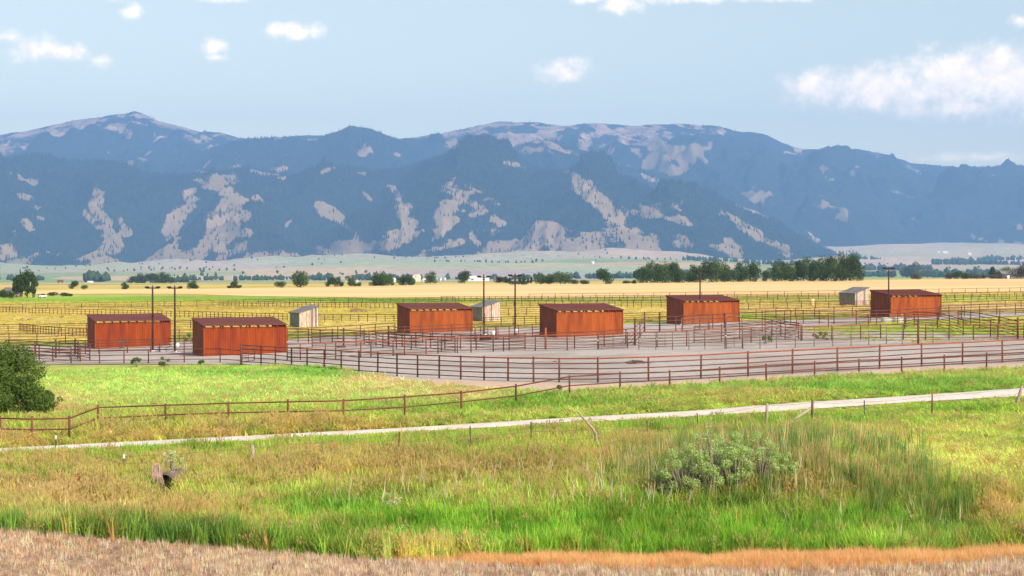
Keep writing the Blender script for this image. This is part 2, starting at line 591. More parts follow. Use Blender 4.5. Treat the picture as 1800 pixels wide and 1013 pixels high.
WHEAT = [(60, 517.5), (200, 517), (330, 517.5), (440, 521), (600, 523), (700, 524.5), (800, 524), (1000, 524), (1300, 520), (1500, 518), (1800, 513), (1950, 511),
         (1950, 490), (1800, 490.5), (1650, 491.5), (1500, 494), (1350, 495.5), (1200, 498), (1050, 499.5), (900, 500.5), (800, 500.5), (700, 502.5), (560, 505), (460, 507), (300, 508.5),
         (130, 510), (60, 511.5)]

# linear base colours
C_GREEN = np.array((.085, .215, .022)); C_LUSH = np.array((.110, .235, .022)); C_YG = np.array((.325, .385, .095)); C_OLIVE = np.array((.185, .235, .045))
C_TAN = np.array((.40, .26, .095)); C_BROWN = np.array((.26, .21, .065)); C_DARK = np.array((.045, .105, .022)); C_STRAW = np.array((.50, .37, .18))
C_YEL = np.array((.42, .345, .085)); C_ORANGE = np.array((.95, .54, .25)); C_PINK = np.array((.42, .27, .17))
# (px, py, rx, ry, colour, weight)
BLOBS = [(300, 672, 260, 30, C_YG * np.array((.95, 1.12, .95)), .9), (560, 690, 170, 22, C_YG, .9), (130, 700, 120, 26, C_YG, .7), (680, 668, 70, 14, C_STRAW, .9), (800, 690, 80, 10, C_STRAW, .7),
         (100, 640, 120, 6, C_STRAW, .5), (60, 708, 60, 14, C_STRAW, .9), (560, 655, 60, 10, C_GREEN, .6), (450, 655, 200, 8, C_GREEN * 1.2, .5),
         (80, 775, 200, 7, C_TAN, 0.60), (350, 760, 240, 7, C_TAN, 0.60), (650, 745, 220, 8, C_TAN, 0.41), (500, 742, 200, 6, C_TAN, 0.38), (900, 728, 200, 8, C_YG, .6), (1000, 705, 180, 12, C_GREEN, .7), (750, 715, 120, 10, C_GREEN, .5),
         (1200, 700, 120, 10, C_OLIVE, .6), (1550, 680, 260, 9, C_GREEN, .65), (1350, 708, 200, 7, C_YG, .7), (1300, 692, 150, 6, C_TAN, 0.30), (1650, 668, 200, 5, C_GREEN, .6),
         (250, 800, 300, 8, C_LUSH, .85), (600, 783, 130, 9, C_LUSH, .8), (850, 770, 110, 6, C_LUSH, .5), (1200, 752, 150, 8, C_LUSH, .7), (1480, 738, 150, 9, C_LUSH, .85), (1700, 715, 130, 8, C_LUSH, .8),
         (120, 822, 160, 10, C_TAN, 0.49), (260, 830, 100, 18, C_BROWN, 0.30), (550, 805, 120, 8, C_TAN, 0.45), (520, 840, 180, 22, C_BROWN, 0.56), (800, 815, 160, 22, C_OLIVE, .7), (720, 835, 180, 26, C_BROWN, 0.60),
         (950, 830, 130, 22, C_BROWN, 0.52), (1060, 800, 120, 22, C_OLIVE, .5), (1080, 815, 90, 16, C_TAN, 0.30), (1100, 775, 90, 12, C_TAN, 0.26),
         (420, 870, 120, 20, C_YG * .85, .7), (90, 870, 110, 16, C_PINK, .7), (30, 850, 60, 12, C_OLIVE, .6), (120, 900, 130, 14, C_STRAW * .9, .6), (330, 905, 100, 12, C_TAN, 0.45), (230, 885, 90, 10, C_TAN, 0.38),
         (700, 922, 160, 28, C_LUSH, .95), (950, 942, 250, 38, C_LUSH, .97), (1300, 948, 220, 38, C_LUSH, .97), (1150, 900, 90, 20, C_GREEN, .7), (1550, 920, 120, 34, C_GREEN, .7), (570, 900, 80, 14, C_GREEN, .7),
         (540, 930, 80, 9, C_LUSH, .6), (500, 925, 90, 8, C_TAN, 0.30), (1400, 790, 150, 26, C_DARK * 1.5, .8), (1270, 860, 130, 40, C_OLIVE * .7, .75), (1450, 850, 130, 26, C_BROWN * .9, .6), (1330, 890, 110, 18, C_DARK * 1.3, .5),
         (1650, 790, 170, 44, C_YG * 1.25, .95), (1750, 840, 120, 40, C_YG * 1.1, .8), (1600, 860, 100, 24, C_OLIVE, .6), (1500, 770, 110, 12, C_TAN, 0.38), (1790, 815, 50, 16, C_TAN, 0.45), (1740, 920, 100, 30, C_OLIVE, .6), (1755, 905, 60, 22, C_ORANGE, .45),
         (1680, 930, 50, 40, C_DARK * 1.6, .6), (50, 922, 170, 9, C_DARK * 1.2, .8), (300, 940, 200, 12, C_DARK * 1.3, .85), (520, 960, 160, 11, C_GREEN * .65, .75), (700, 965, 120, 8, C_OLIVE, .5), (740, 968, 110, 5, C_STRAW, .4)]


def meadow(px, py, x, y):
    """own colour of the grassland (linear), everything between the field of stubble and the wheat"""
    px = np.asarray(px, float); py = np.asarray(py, float)
    c = np.empty(px.shape + (3,)); c[:] = C_OLIVE * 1.2
    jx = (fbm(x / 2.2, y / 2.2, 41, 3) - .5); jy = (fbm(x / 2.2, y / 2.2, 47, 3) - .5)
    qx = px + jx * 120; qy = py + jy * 26
    for (cx, cyy, rx, ry, col, w) in BLOBS:
        k = w * np.exp(-((qx - cx) / rx) ** 2 - ((qy - cyy) / ry) ** 2)
        c = c * (1 - k[..., None]) + col * k[..., None]
    # pastures beyond the pens
    f = sstep(642, 634, py)
    left = sstep(760, 620, px)
    base = C_YEL + (fbm(x / 9, y / 14, 61, 3)[..., None] - .5) * np.array((.10, .02, .03))
    c = c * (1 - f[..., None]) + base * f[..., None]
    for (cx, cyy, rx, ry, col, w) in [(300, 524, 420, 5.5, np.array((.19, .31, .035)), 1.0), (60, 527, 260, 5, np.array((.21, .33, .04)), .9), (600, 529, 160, 3.5, np.array((.13, .24, .03)), .95), (760, 529, 110, 3.5, np.array((.12, .22, .03)), .9),
                                      (300, 540, 260, 3, np.array((.20, .17, .05)), .5), (110, 606, 130, 4, np.array((.10, .20, .03)), .9), (350, 596, 60, 9, np.array((.07, .13, .03)), .8), (570, 590, 130, 5, np.array((.12, .19, .03)), .85),
                                      (640, 596, 100, 4, np.array((.13, .20, .03)), .8), (870, 574, 70, 4, np.array((.13, .17, .03)), .8), (1130, 566, 80, 3.5, np.array((.10, .15, .03)), .8), (1440, 559, 130, 4, np.array((.11, .15, .03)), .9),
                                      (1700, 549, 160, 4.5, np.array((.12, .14, .05)), .9), (1650, 580, 260, 20, np.array((.27, .34, .05)), .95), (1500, 592, 110, 10, np.array((.22, .32, .04)), .9), (1320, 555, 40, 6, np.array((.17, .30, .03)), .9),
                                      (1000, 528, 220, 4, np.array((.20, .24, .06)), .85), (1350, 527, 260, 5, np.array((.26, .30, .08)), .8), (1700, 525, 160, 6, np.array((.26, .32, .07)), .8), (1100, 545, 260, 8, np.array((.45, .37, .13)), .6),
                                      (1500, 545, 300, 7, np.array((.50, .38, .17)), .7), (1740, 538, 120, 5, np.array((.48, .37, .20)), .7), (620, 575, 70, 10, np.array((.48, .38, .16)), .5), (60, 590, 130, 7, np.array((.45, .34, .14)), .4),
                                      (1290, 582, 120, 6, np.array((.24, .27, .07)), .6), (120, 548, 180, 4, np.array((.50, .36, .10)), .5)]:
        k = w * np.exp(-(np.abs((px + jx * 30 - cx) / rx)) ** 3 - np.abs((py + jy * 5 - cyy) / ry) ** 3) * f
        c = c * (1 - k[..., None]) + col * k[..., None]
    return c


def far_fields(x, y):
    """strips of hay, stubble, fallow and sage between the farm and the mountains"""
    pal = np.array([(.24, .27, .10), (.40, .30, .19), (.21, .26, .12), (.36, .28, .25), (.19, .27, .11), (.44, .33, .19), (.30, .25, .24), (.33, .30, .18)])
    u = x / np.maximum(y, 1) * 3.2
    v = np.log(np.maximum(y, 300)) * 5.0
    u = u + (fbm(u * 1.3, v * .8, 71, 3) - .5) * .8; v = v + (fbm(u, v * .6, 73, 3) - .5) * 1.6
    cell = _hash(np.floor(v), np.floor(u * (.8 + _hash(np.floor(v), np.floor(v) * 0, 3)) + np.floor(v) * .37), 9)
    i = np.clip((cell * len(pal)).astype(int), 0, len(pal) - 1)
    c = pal[i] * (0.9 + .2 * fbm(x / 130, y / 400, 77, 3))[..., None]
    # slopes under the mountains are grazed sage and grass
    hi = sstep(5200, 6800, y) * .75
    right = sstep(.13, .19, x / np.maximum(y, 1))[..., None]
    sage = np.array((.35, .32, .20)) * (1 - right) + np.array((.44, .35, .26)) * right + (fbm(x / 600, y / 900, 81, 4)[..., None] - .5) * np.array((.36, .04, .22))
    c = c * (1 - hi[..., None]) + sage * hi[..., None]
    px, py = project(x, y, land(x, y))
    j = (fbm(x / 700, y / 700, 83, 3) - .5)
    for (cx, cyy, rx, ry, col, w) in [(250, 468, 330, 11, (.44, .34, .27), .8), (60, 466, 200, 9, (.28, .33, .16), .7), (700, 463, 260, 9, (.29, .34, .20), .85), (860, 481, 210, 9, (.36, .28, .29), .95), (1080, 474, 160, 8, (.27, .36, .22), .7),
                                      (1650, 441, 300, 7, (.42, .36, .23), .8), (1650, 454, 260, 3, (.50, .36, .28), .8), (1660, 472, 260, 5, (.38, .31, .31), .7), (1600, 486, 260, 3, (.20, .36, .10), .9), (560, 484, 300, 3, (.40, .36, .22), .6)]:
        k = w * np.exp(-np.abs((px + j * 160 - cx) / rx) ** 4 - np.abs((py + j * 10 - cyy) / ry) ** 4)
        c = c * (1 - k[..., None]) + np.array(col) * k[..., None]
    return c


# ------------------------------------------------------------------ the ground sheet
def build_ground():
    nu = 500
    us = np.linspace(-.60, .60, nu)
    ys = np.concatenate([FOC * 7.2 / np.linspace(900, 22, 300), np.geomspace(FOC * 7.2 / 21.5, 15500, 130)])
    Y, U = np.meshgrid(ys, us, indexing="ij")
    X = U * Y
    Z = land(X, Y)
    px, py = project(X, Y, Z)
    c = meadow(px, py, X, Y)
    ff = far_fields(X, Y)
    # green hay and straw strips in front of and behind the wheat
    k = sstep(610, 760, Y)[..., None]
    strip = np.where((fbm(X / 260, Y / 90, 91, 2) > .52)[..., None], np.array((.23, .31, .06)), np.array((.52, .35, .17)))
    k2 = sstep(1500, 2400, Y)[..., None]
    c = c * (1 - k) + (strip * (1 - k2) + ff * k2) * k
    # soil seen between stalks
    st = (py > STUB(px))[..., None]
    c = np.where(st, np.array((.36, .25, .17)), c)
    co = np.stack([X.ravel(), Y.ravel(), Z.ravel()], 1)
    me = np_mesh("ground", co, grid_faces(len(ys), nu), M_GROUND, True)
    color_attr(me, "tint", np.clip(c.reshape(-1, 3) * 1.2, .01, .9))
    o = link("ground", me)
    tag(o, kind="structure", label="grassy ranch ground running back to the valley floor")
    # the plain round about and behind the viewpoint
    b = MB()
    b.add([(-26000, -9000, -26), (26000, -9000, -26), (26000, 18000, -26), (-26000, 18000, -26)], [(0, 1, 2, 3)])
    p = b.build("plain", surf("far_plain_grass", (.26, .26, .10), (.36, .32, .14), .002, .95, coords="World"))
    tag(p, kind="structure")


build_ground()


def sheet(name, poly, mat, off, maxlen, label=None, world=None):
    pts = [spot(*p) for p in poly] if world is None else world
    bm = bmesh.new()
    dense = []
    n = len(pts)
    for i in range(n):
        a, b = pts[i], pts[(i + 1) % n]
        k = max(1, int((b.xy - a.xy).length / maxlen))
        dense += [a.lerp(b, j / k) for j in range(k)]
    vs_ = [bm.verts.new((p.x, p.y, 0)) for p in dense]
    bm.faces.new(vs_)
    bmesh.ops.triangulate(bm, faces=bm.faces[:])
    for _ in range(9):
        long = [e for e in bm.edges if e.calc_length() > maxlen * 1.6]
        if not long:
            break
        bmesh.ops.subdivide_edges(bm, edges=long, cuts=1)
        bmesh.ops.triangulate(bm, faces=[f for f in bm.faces if len(f.verts) > 3])
    xy = np.array([v.co[:2] for v in bm.verts])
    z = land(xy[:, 0], xy[:, 1]) + off
    for v, zz in zip(bm.verts, z):
        v.co.z = zz
    for f in bm.faces:
        f.normal_update()
        if f.normal.z < 0:
            f.normal_flip()
        f.smooth = True
    me = bpy.data.meshes.new(name)
    bm.to_mesh(me); bm.free()
    me.materials.append(mat)
    o = link(name, me)
    tag(o, kind="structure", label=label)
    return o


sheet("gravel_yard", YARD, M_YARD, .045, 2.5, "grey gravel yard of the livestock pens and arena")
sheet("dirt_track", TRACK, M_TRACK, .05, 2.0, "pinkish dirt strip outside the front arena fence")
sheet("wheat_field", WHEAT, M_WHEAT, .07, 12.0, "long golden wheat field across the valley")


def build_road():
    pxs = np.linspace(-500, 2350, 120)
    rows = []
    for px in pxs:
        a = spot(px, float(ROAD_LO(px))); b = spot(px, float(ROAD_HI(px)))
        for k in range(9):
            t = k / 8
            p = a.lerp(b, t)
            rows.append((p.x, p.y, float(land(p.x, p.y)) + .03 + .10 * (1 - (2 * t - 1) ** 2)))
    me = np_mesh("road", np.array(rows), grid_faces(120, 9), M_ROAD, True)
    tag(link("road", me), kind="structure", label="pale gravel lane crossing from lower left to right")


build_road()


def build_stubble_sheet():
    pxs = np.linspace(-500, 2350, 90)
    rows = []
    for px in pxs:
        a = spot(px, float(STUB(px)))
        for k in range(14):
            y = a.y + (24 - a.y) * k / 13
            x = a.x * y / a.y
            rows.append((x, y, float(land(x, y)) + .03))
    me = np_mesh("stubble_field", np.array(rows), grid_faces(90, 14), M_STUBSOIL, True)
    tag(link("stubble_field", me), kind="structure", label="strip of cut stubble field along the bottom")


build_stubble_sheet()

# ------------------------------------------------------------------ mountains
def mountain_material():
    m, n, l = mat_nodes("mountain_slope")
    out = n.new("ShaderNodeOutputMaterial")
    b = n.new("ShaderNodeBsdfPrincipled"); b.inputs["Roughness"].default_value = .95
    b.inputs["Specular IOR Level"].default_value = .05
    a = n.new("ShaderNodeAttribute"); a.attribute_name = "bare"
    g = n.new("ShaderNodeNewGeometry")
    t = n.new("ShaderNodeTexNoise"); t.inputs["Scale"].default_value = .02; t.inputs["Detail"].default_value = 6; t.inputs["Roughness"].default_value = .7
    l.new(g.outputs["Position"], t.inputs["Vector"])
    ad = n.new("ShaderNodeMath"); ad.operation = "MULTIPLY_ADD"
    l.new(t.outputs[0], ad.inputs[0]); ad.inputs[1].default_value = .5; l.new(a.outputs["Fac"], ad.inputs[2])
    mr = n.new("ShaderNodeMapRange"); mr.inputs[1].default_value = .70; mr.inputs[2].default_value = .80
    l.new(ad.outputs[0], mr.inputs[0])
    t2 = n.new("ShaderNodeTexNoise"); t2.inputs["Scale"].default_value = .006; t2.inputs["Detail"].default_value = 8; t2.inputs["Roughness"].default_value = .65
    l.new(g.outputs["Position"], t2.inputs["Vector"])
    rk = n.new("ShaderNodeAttribute"); rk.attribute_name = "rock"
    gr = n.new("ShaderNodeMix"); gr.data_type = "RGBA"
    gr.inputs[6].default_value = (.17, .135, .075, 1); gr.inputs[7].default_value = (.32, .235, .145, 1)
    l.new(t2.outputs[0], gr.inputs[0])
    ro = n.new("ShaderNodeMix"); ro.data_type = "RGBA"
    ro.inputs[6].default_value = (.13, .10, .08, 1); ro.inputs[7].default_value = (.56, .39, .30, 1)
    mr2 = n.new("ShaderNodeMapRange"); mr2.inputs[1].default_value = .35; mr2.inputs[2].default_value = .65
    l.new(t2.outputs[0], mr2.inputs[0]); l.new(mr2.outputs[0], ro.inputs[0])
    rg = n.new("ShaderNodeMix"); rg.data_type = "RGBA"
    l.new(rk.outputs["Fac"], rg.inputs[0]); l.new(gr.outputs[2], rg.inputs[6]); l.new(ro.outputs[2], rg.inputs[7])
    fo = n.new("ShaderNodeMix"); fo.data_type = "RGBA"
    fo.inputs[6].default_value = (.010, .020, .018, 1); fo.inputs[7].default_value = (.026, .042, .032, 1)
    l.new(t.outputs[0], fo.inputs[0])
    mx = n.new("ShaderNodeMix"); mx.data_type = "RGBA"
    l.new(mr.outputs[0], mx.inputs[0]); l.new(fo.outputs[2], mx.inputs[6]); l.new(rg.outputs[2], mx.inputs[7])
    l.new(mx.outputs[2], b.inputs["Base Color"]); l.new(b.outputs[0], out.inputs[0])
    return m


M_MOUNT = mountain_material()


def capsules(px, py, caps):
    """how far inside the bare patches a point lies (0..1)"""
    v = np.zeros(px.shape)
    for (x0, y0, x1, y1, r, w) in caps:
        dx, dy = x1 - x0, y1 - y0
        L = dx * dx + dy * dy + 1e-6
        t = np.clip(((px - x0) * dx + (py - y0) * dy) / L, 0, 1)
        d = np.hypot(px - x0 - t * dx, py - y0 - t * dy)
        v = np.maximum(v, w * np.clip(1.22 - .9 * d / r, 0, 1))
    return v


CONES = {"v": [], "n": 0}


def ridge(name, label, crest, yb, yc, nc, nr, seed, spur, fine, caps, rock_fn, bare_fn, px0, px1, trees, zb=-30.0, pw=.85, spur_sc=(1.0, 1.0), back=.35):
    pxs = np.linspace(px0, px1, nc)
    cpy = np.interp(pxs, [c[0] for c in crest], [c[1] for c in crest])
    ker = np.ones(5) / 5
    cpy = np.convolve(np.pad(cpy, 2, mode="edge"), ker, "valid")
    cpy = cpy + (fbm(pxs / 22, pxs * 0 + seed, seed, 4) - .5) * 5
    ycol = yc + (fbm(pxs / 160, pxs * 0, seed + 1, 3) - .5) * 900
    zc = CAM_Z + ycol * ((506.5 - cpy) / FOC * CP - SP) / (CP + (506.5 - cpy) / FOC * SP)
    t = np.concatenate([np.linspace(0, 1, nr - 8), np.linspace(1.03, 1 + back, 8)])
    T, PX = np.meshgrid(t, pxs, indexing="ij")
    Y = yb + (ycol[None, :] - yb) * T
    X = (PX - 900) / FOC * Y
    # profile: steep face with spurs reaching out towards the valley
    S = np.where(T <= 1, np.power(np.clip(T, 0, 1), pw), 1 - (T - 1) * .8)
    win = np.clip(np.sin(np.pi * np.clip(T, 0, 1)), 0, 1) ** .8 * (1 - .85 * sstep(.72, 1, T))
    wx = X + (fbm(X / 900, Y / 900, seed + 2, 3) - .5) * 900
    n1 = ridged(wx / (760 * spur_sc[0]), Y / (3600 * spur_sc[1]), seed + 3, 3)
    n2 = ridged(wx / 300, Y / 950, seed + 5, 4)
    n3 = fbm(X / 110, Y / 150, seed + 6, 4)
    Z = zb + (zc[None, :] - zb) * S
    Z = Z + win * np.clip((zc - zb) / 520, 0, 1)[None, :] * ((n1 - .55) * spur + (n2 - .55) * spur * .5) + (n3 - .5) * fine * np.clip(win + .05, 0, 1)
    px, py = project(X, Y, Z)
    wob = (fbm(X / 260, Z / 160, seed + 8, 4) - .5)
    wf = fbm(X / 70, Z / 60, seed + 9, 3) - .5
    bare = capsules(px + wob * 34 + wf * 16, py + wob * 26 + wf * 16, caps)
    if bare_fn:
        bare = np.maximum(bare, bare_fn(px, py, T, n2, wob))
    streak = sstep(.68, .86, n2) * sstep(.42, .66, n1) * sstep(.04, .15, T) * sstep(.95, .7, T) * .24
    bare = np.maximum(bare * .80, streak)
    bare = bare + (fbm(X / 150, Z / 95, seed + 12, 5, .62) - .5) * 2.1 * np.clip(bare * 6 + .12, 0, 1)
    rock = rock_fn(px, py, T)
    co = np.stack([X.ravel(), Y.ravel(), Z.ravel()], 1)
    me = np_mesh(name, co, grid_faces(len(t), nc), M_MOUNT, True)
    float_attr(me, "bare", bare.ravel()); float_attr(me, "rock", np.clip(rock, 0, 1).ravel())
    tag(link(name, me), kind="structure", label=label)
    # conifers standing on the slope
    if trees:
        n = trees
        ti = RNG.uniform(0.02, 1.02, n * 2); ci = RNG.uniform(0, nc - 1.001, n * 2)
        ri = np.interp(ti, t, np.arange(len(t)))
        i0 = ri.astype(int); j0 = ci.astype(int); fi = ri - i0; fj = ci - j0
        i0 = np.clip(i0, 0, len(t) - 2)

        def smp(A):
            return (A[i0, j0] * (1 - fi) * (1 - fj) + A[i0 + 1, j0] * fi * (1 - fj) + A[i0, j0 + 1] * (1 - fi) * fj + A[i0 + 1, j0 + 1] * fi * fj)
        x, y, z, bb = smp(X), smp(Y), smp(Z), smp(bare)
        p = np.where(bb < .42, 1.0, np.where(bb < .62, .4, .10 + .1 * (rock.mean() > .3)))
        keep = RNG.uniform(0, 1, n * 2) < p
        keep &= z > land(x, y) - 2
        idx = np.nonzero(keep)[0][:n]
        CONES["v"].append(np.stack([x[idx], y[idx], z[idx]], 1))


L3_CREST = [(-400, 300), (-150, 292), (0, 285), (30, 275), (65, 270), (90, 273), (125, 285), (150, 282), (215, 287), (250, 303), (290, 308), (320, 308), (350, 305), (400, 299), (440, 296), (470, 304), (520, 315),
            (560, 311), (610, 294), (640, 301), (700, 300), (720, 290), (770, 280), (800, 276), (860, 280), (900, 288), (940, 298), (1000, 300), (1040, 306), (1100, 320), (1150, 340), (1200, 358), (1260, 378), (1330, 400), (1400, 428), (1460, 448), (1600, 470), (2200, 500)]
L3_CAPS = [(170, 345, 180, 395, 16, 1), (205, 372, 212, 400, 12, .9), (180, 395, 205, 440, 14, 1), (150, 378, 175, 398, 12, .8), (325, 345, 300, 405, 20, 1), (310, 410, 305, 435, 12, .9), (390, 335, 410, 400, 34, 1), (375, 405, 400, 425, 16, 1), (425, 365, 435, 405, 18, .9),
           (360, 432, 400, 442, 12, .9), (560, 360, 625, 410, 12, 1), (590, 430, 625, 438, 17, .95), (560, 440, 590, 448, 10, .8), (490, 402, 512, 392, 9, .8), (480, 425, 500, 440, 12, .8), (710, 370, 712, 405, 22, 1), (700, 415, 715, 425, 10, .8), (790, 365, 770, 405, 18, 1), (800, 385, 760, 420, 10, .8),
           (765, 442, 812, 430, 13, 1), (830, 415, 836, 425, 9, .9), (865, 385, 880, 392, 8, .8), (860, 412, 878, 410, 7, .8), (905, 428, 930, 432, 12, .95), (940, 405, 948, 410, 6, .7), (945, 435, 950, 445, 8, .9), (1005, 308, 1050, 350, 15, 1), (1045, 350, 1085, 390, 17, 1), (1130, 368, 1180, 385, 8, 1),
           (1180, 385, 1240, 405, 10, 1), (1230, 395, 1290, 430, 12, .9), (1270, 375, 1330, 410, 9, .8), (1300, 395, 1380, 440, 14, .9), (1190, 430, 1300, 445, 14, .75), (1080, 425, 1150, 440, 12, .6), (445, 300, 510, 320, 6, 1), (565, 303, 600, 294, 4, 1), (605, 294, 640, 302, 4, 1), (885, 284, 940, 300, 6, 1),
           (20, 305, 45, 318, 9, .8), (60, 322, 70, 328, 8, .8), (45, 350, 60, 360, 8, .6), (40, 385, 50, 400, 8, .7), (20, 402, 25, 410, 7, .6), (60, 375, 70, 380, 7, .5), (220, 335, 235, 350, 6, .6), (640, 340, 650, 350, 5, .5), (690, 330, 700, 342, 6, .6), (740, 345, 745, 352, 5, .5), (330, 310, 350, 316, 5, .6)]
ridge("front_range", "forested front slope of the range with bare grassy patches", L3_CREST, 7300, 9700, 860, 150, 101, 600, 70, L3_CAPS,
      lambda px, py, T: T * 0 + .15, lambda px, py, T, n2, w: 1.0 * sstep(.22, .08, T + w * .45 + (n2 - .55) * .12) + 0 * px, -380, 1900, 50000, zb=-40)

L2_CREST = [(-400, 330), (200, 330), (300, 300), (380, 262), (410, 247), (440, 244), (500, 241), (560, 244), (590, 231), (618, 222), (655, 227), (690, 241), (720, 256), (760, 275), (800, 288), (850, 284), (880, 270), (905, 257), (945, 248), (985, 256), (1010, 270), (1050, 287), (1100, 296),
            (1130, 305), (1180, 322), (1240, 338), (1300, 358), (1350, 378), (1400, 398), (1440, 418), (1480, 432), (1560, 448), (1700, 470), (2200, 480)]
L2_CAPS = [(625, 270, 655, 262, 9, .9), (690, 268, 700, 272, 5, .7), (470, 290, 500, 295, 6, .6), (340, 300, 365, 305, 8, .7), (560, 262, 590, 258, 4, .5), (420, 250, 560, 242, 4, .4), (920, 270, 945, 262, 7, .6), (1050, 290, 1055, 300, 6, .6), (1130, 310, 1180, 330, 6, .8), (1250, 372, 1300, 390, 6, .8), (1290, 362, 1380, 398, 4, 1),
           (1320, 385, 1400, 425, 9, .9), (1400, 420, 1440, 440, 7, .9), (1420, 398, 1440, 425, 5, .8)]
ridge("middle_peaks", "dark wooded peaks behind the front slopes", L2_CREST, 9600, 12300, 560, 100, 211, 460, 60, L2_CAPS,
      lambda px, py, T: T * 0 + .4, None, 180, 1700, 15000, zb=40)

L1_CREST = [(-500, 262), (-200, 250), (0, 238), (60, 228), (130, 212), (180, 206), (215, 200), (240, 195), (262, 206), (290, 216), (340, 229), (390, 234), (410, 241), (440, 244), (500, 241), (520, 239), (580, 238), (640, 243), (700, 245), (740, 241), (800, 230), (860, 217), (880, 214), (930, 215), (990, 221),
            (1020, 218), (1080, 218), (1120, 222), (1180, 218), (1260, 221), (1300, 231), (1345, 238), (1380, 254), (1400, 260), (1470, 265), (1500, 261), (1540, 268), (1600, 286), (1650, 291), (1700, 296), (1750, 291), (1800, 291), (1900, 297), (2200, 310), (2500, 330)]
L1_CAPS = [(1070, 262, 1120, 268, 12, 1), (1150, 262, 1250, 262, 10, .9), (1140, 290, 1240, 268, 16, 1), (1110, 300, 1190, 300, 14, .9), (1200, 290, 1240, 265, 14, 1), (1180, 305, 1215, 285, 10, .9), (1300, 345, 1345, 338, 14, .75), (1445, 295, 1455, 300, 6, .8), (1450, 312, 1475, 323, 5, .7), (1495, 305, 1500, 307, 5, .7),
           (1375, 270, 1415, 267, 5, .9), (1600, 297, 1620, 306, 4, .9), (1575, 342, 1620, 355, 5, .6), (1600, 380, 1620, 392, 6, .6), (1690, 398, 1710, 412, 7, .6), (1395, 348, 1405, 340, 6, .5), (1710, 420, 1790, 428, 8, .6), (1780, 395, 1800, 400, 7, .5), (1780, 365, 1795, 372, 6, .4), (1340, 247, 1345, 247, 5, .6)]


def l1_bare(px, py, T, n2, w):
    hi_left = sstep(540, 330, px) * sstep(.52, .80, T + (n2 - .55) * .5 + w * .25)
    mid = sstep(640, 720, px) * sstep(1330, 1200, px) * sstep(.66, .9, T + (n2 - .5) * .55 + w * .3)
    mid2 = sstep(640, 760, px) * sstep(1200, 1100, px) * sstep(.5, .8, T + (n2 - .5) * .7 + w * .3) * .8
    return np.maximum(np.maximum(hi_left, mid), mid2) * (.62 + .25 * sstep(.86, .97, T))


ridge("back_range", "bare high ridge of the range under the sky", L1_CREST, 10300, 14600, 800, 120, 317, 520, 110, L1_CAPS,
      lambda px, py, T: .9 * sstep(.5, .75, T), l1_bare, -480, 2300, 9000, zb=60, spur_sc=(1.3, 1))


def build_conifers():
    P = np.concatenate(CONES["v"])
    n = len(P)
    hgt = RNG.uniform(13, 25, n); rad = hgt * RNG.uniform(.15, .24, n)
    th = RNG.uniform(0, 6.28, n)
    V = np.empty((n, 5, 3), np.float32)
    for k in range(4):
        V[:, k, 0] = P[:, 0] + rad * np.cos(th + k * 1.5708)
        V[:, k, 1] = P[:, 1] + rad * np.sin(th + k * 1.5708)
        V[:, k, 2] = P[:, 2] - 1.5
    V[:, 4] = P; V[:, 4, 2] += hgt
    b = (np.arange(n) * 5)[:, None]
    F = np.concatenate([b + np.array([[k, (k + 1) % 4, 4]]) for k in range(4)])
    me = np_mesh("mountain_forest", V.reshape(-1, 3), F, M_FOREST)
    tag(link("mountain_forest", me), "dense blue green conifer forest on the mountain slopes", "forest", kind="stuff")


build_conifers()

# ------------------------------------------------------------------ trees near enough to tell apart
def leaf_cards(n_pts, centres, radii, card, seed, squash=1.0, up=.3):
    r = np.random.default_rng(seed)
    ci = r.choice(len(centres), n_pts, p=(radii ** 2).prod(1) / (radii ** 2).prod(1).sum())
    d = r.normal(size=(n_pts, 3)); d /= np.linalg.norm(d, axis=1)[:, None]
    rr = r.uniform(.35, 1.06, n_pts) ** .55
    P = centres[ci] + d * radii[ci] * rr[:, None]
    nrm = d + r.normal(size=(n_pts, 3)) * .75; nrm[:, 2] += up
    nrm /= np.linalg.norm(nrm, axis=1)[:, None]
    a = np.cross(nrm, r.normal(size=(n_pts, 3))); a /= np.linalg.norm(a, axis=1)[:, None]
    b = np.cross(nrm, a)
    s = card * r.uniform(.55, 1.3, n_pts)[:, None]
    V = np.stack([P - a * s, P + b * s * .55, P + a * s, P - b * s * .55], 1)
    F = np.arange(n_pts * 4).reshape(-1, 4)
    dry = np.repeat(np.clip(r.normal(.45, .28, n_pts), 0, 1), 4)
    return V.reshape(-1, 3), F, dry


def crown_mesh(name, n_pts, lobes, card, seed, mat, width=.36, zlo=.25, zhi=.9, narrow=False):
    r = np.random.default_rng(seed)
    cs, rs = [], []
    for i in range(lobes):
        t = (i + .5) / lobes
        z = zlo + (zhi - zlo) * t
        prof = (math.sin(math.pi * min(1, .18 + .80 * t)) ** .6) if not narrow else (1 - .75 * t)
        ang = r.uniform(0, 6.28); off = width * prof * r.uniform(.25, .75)
        rad = width * prof * r.uniform(.42, .72) + .02
        cs.append((off * math.cos(ang), off * math.sin(ang), z + r.uniform(-.05, .05)))
        rs.append((rad, rad, rad * r.uniform(.75, 1.05)))
    cs.append((0, 0, (zlo + zhi) / 2)); rs.append((width * .5, width * .5, (zhi - zlo) * .42))
    cs, rs = np.array(cs), np.array(rs)
    V, F, dry = leaf_cards(n_pts, cs, rs, card, seed + 1)
    V[:, 2] = np.clip(V[:, 2], .02, 1.0 + .02 * r.normal(size=len(V)).clip(-1, 1))
    me = np_mesh(name, V, F, mat)
    float_attr(me, "dry", dry)
    return me, cs


TREE_PROTO = {}


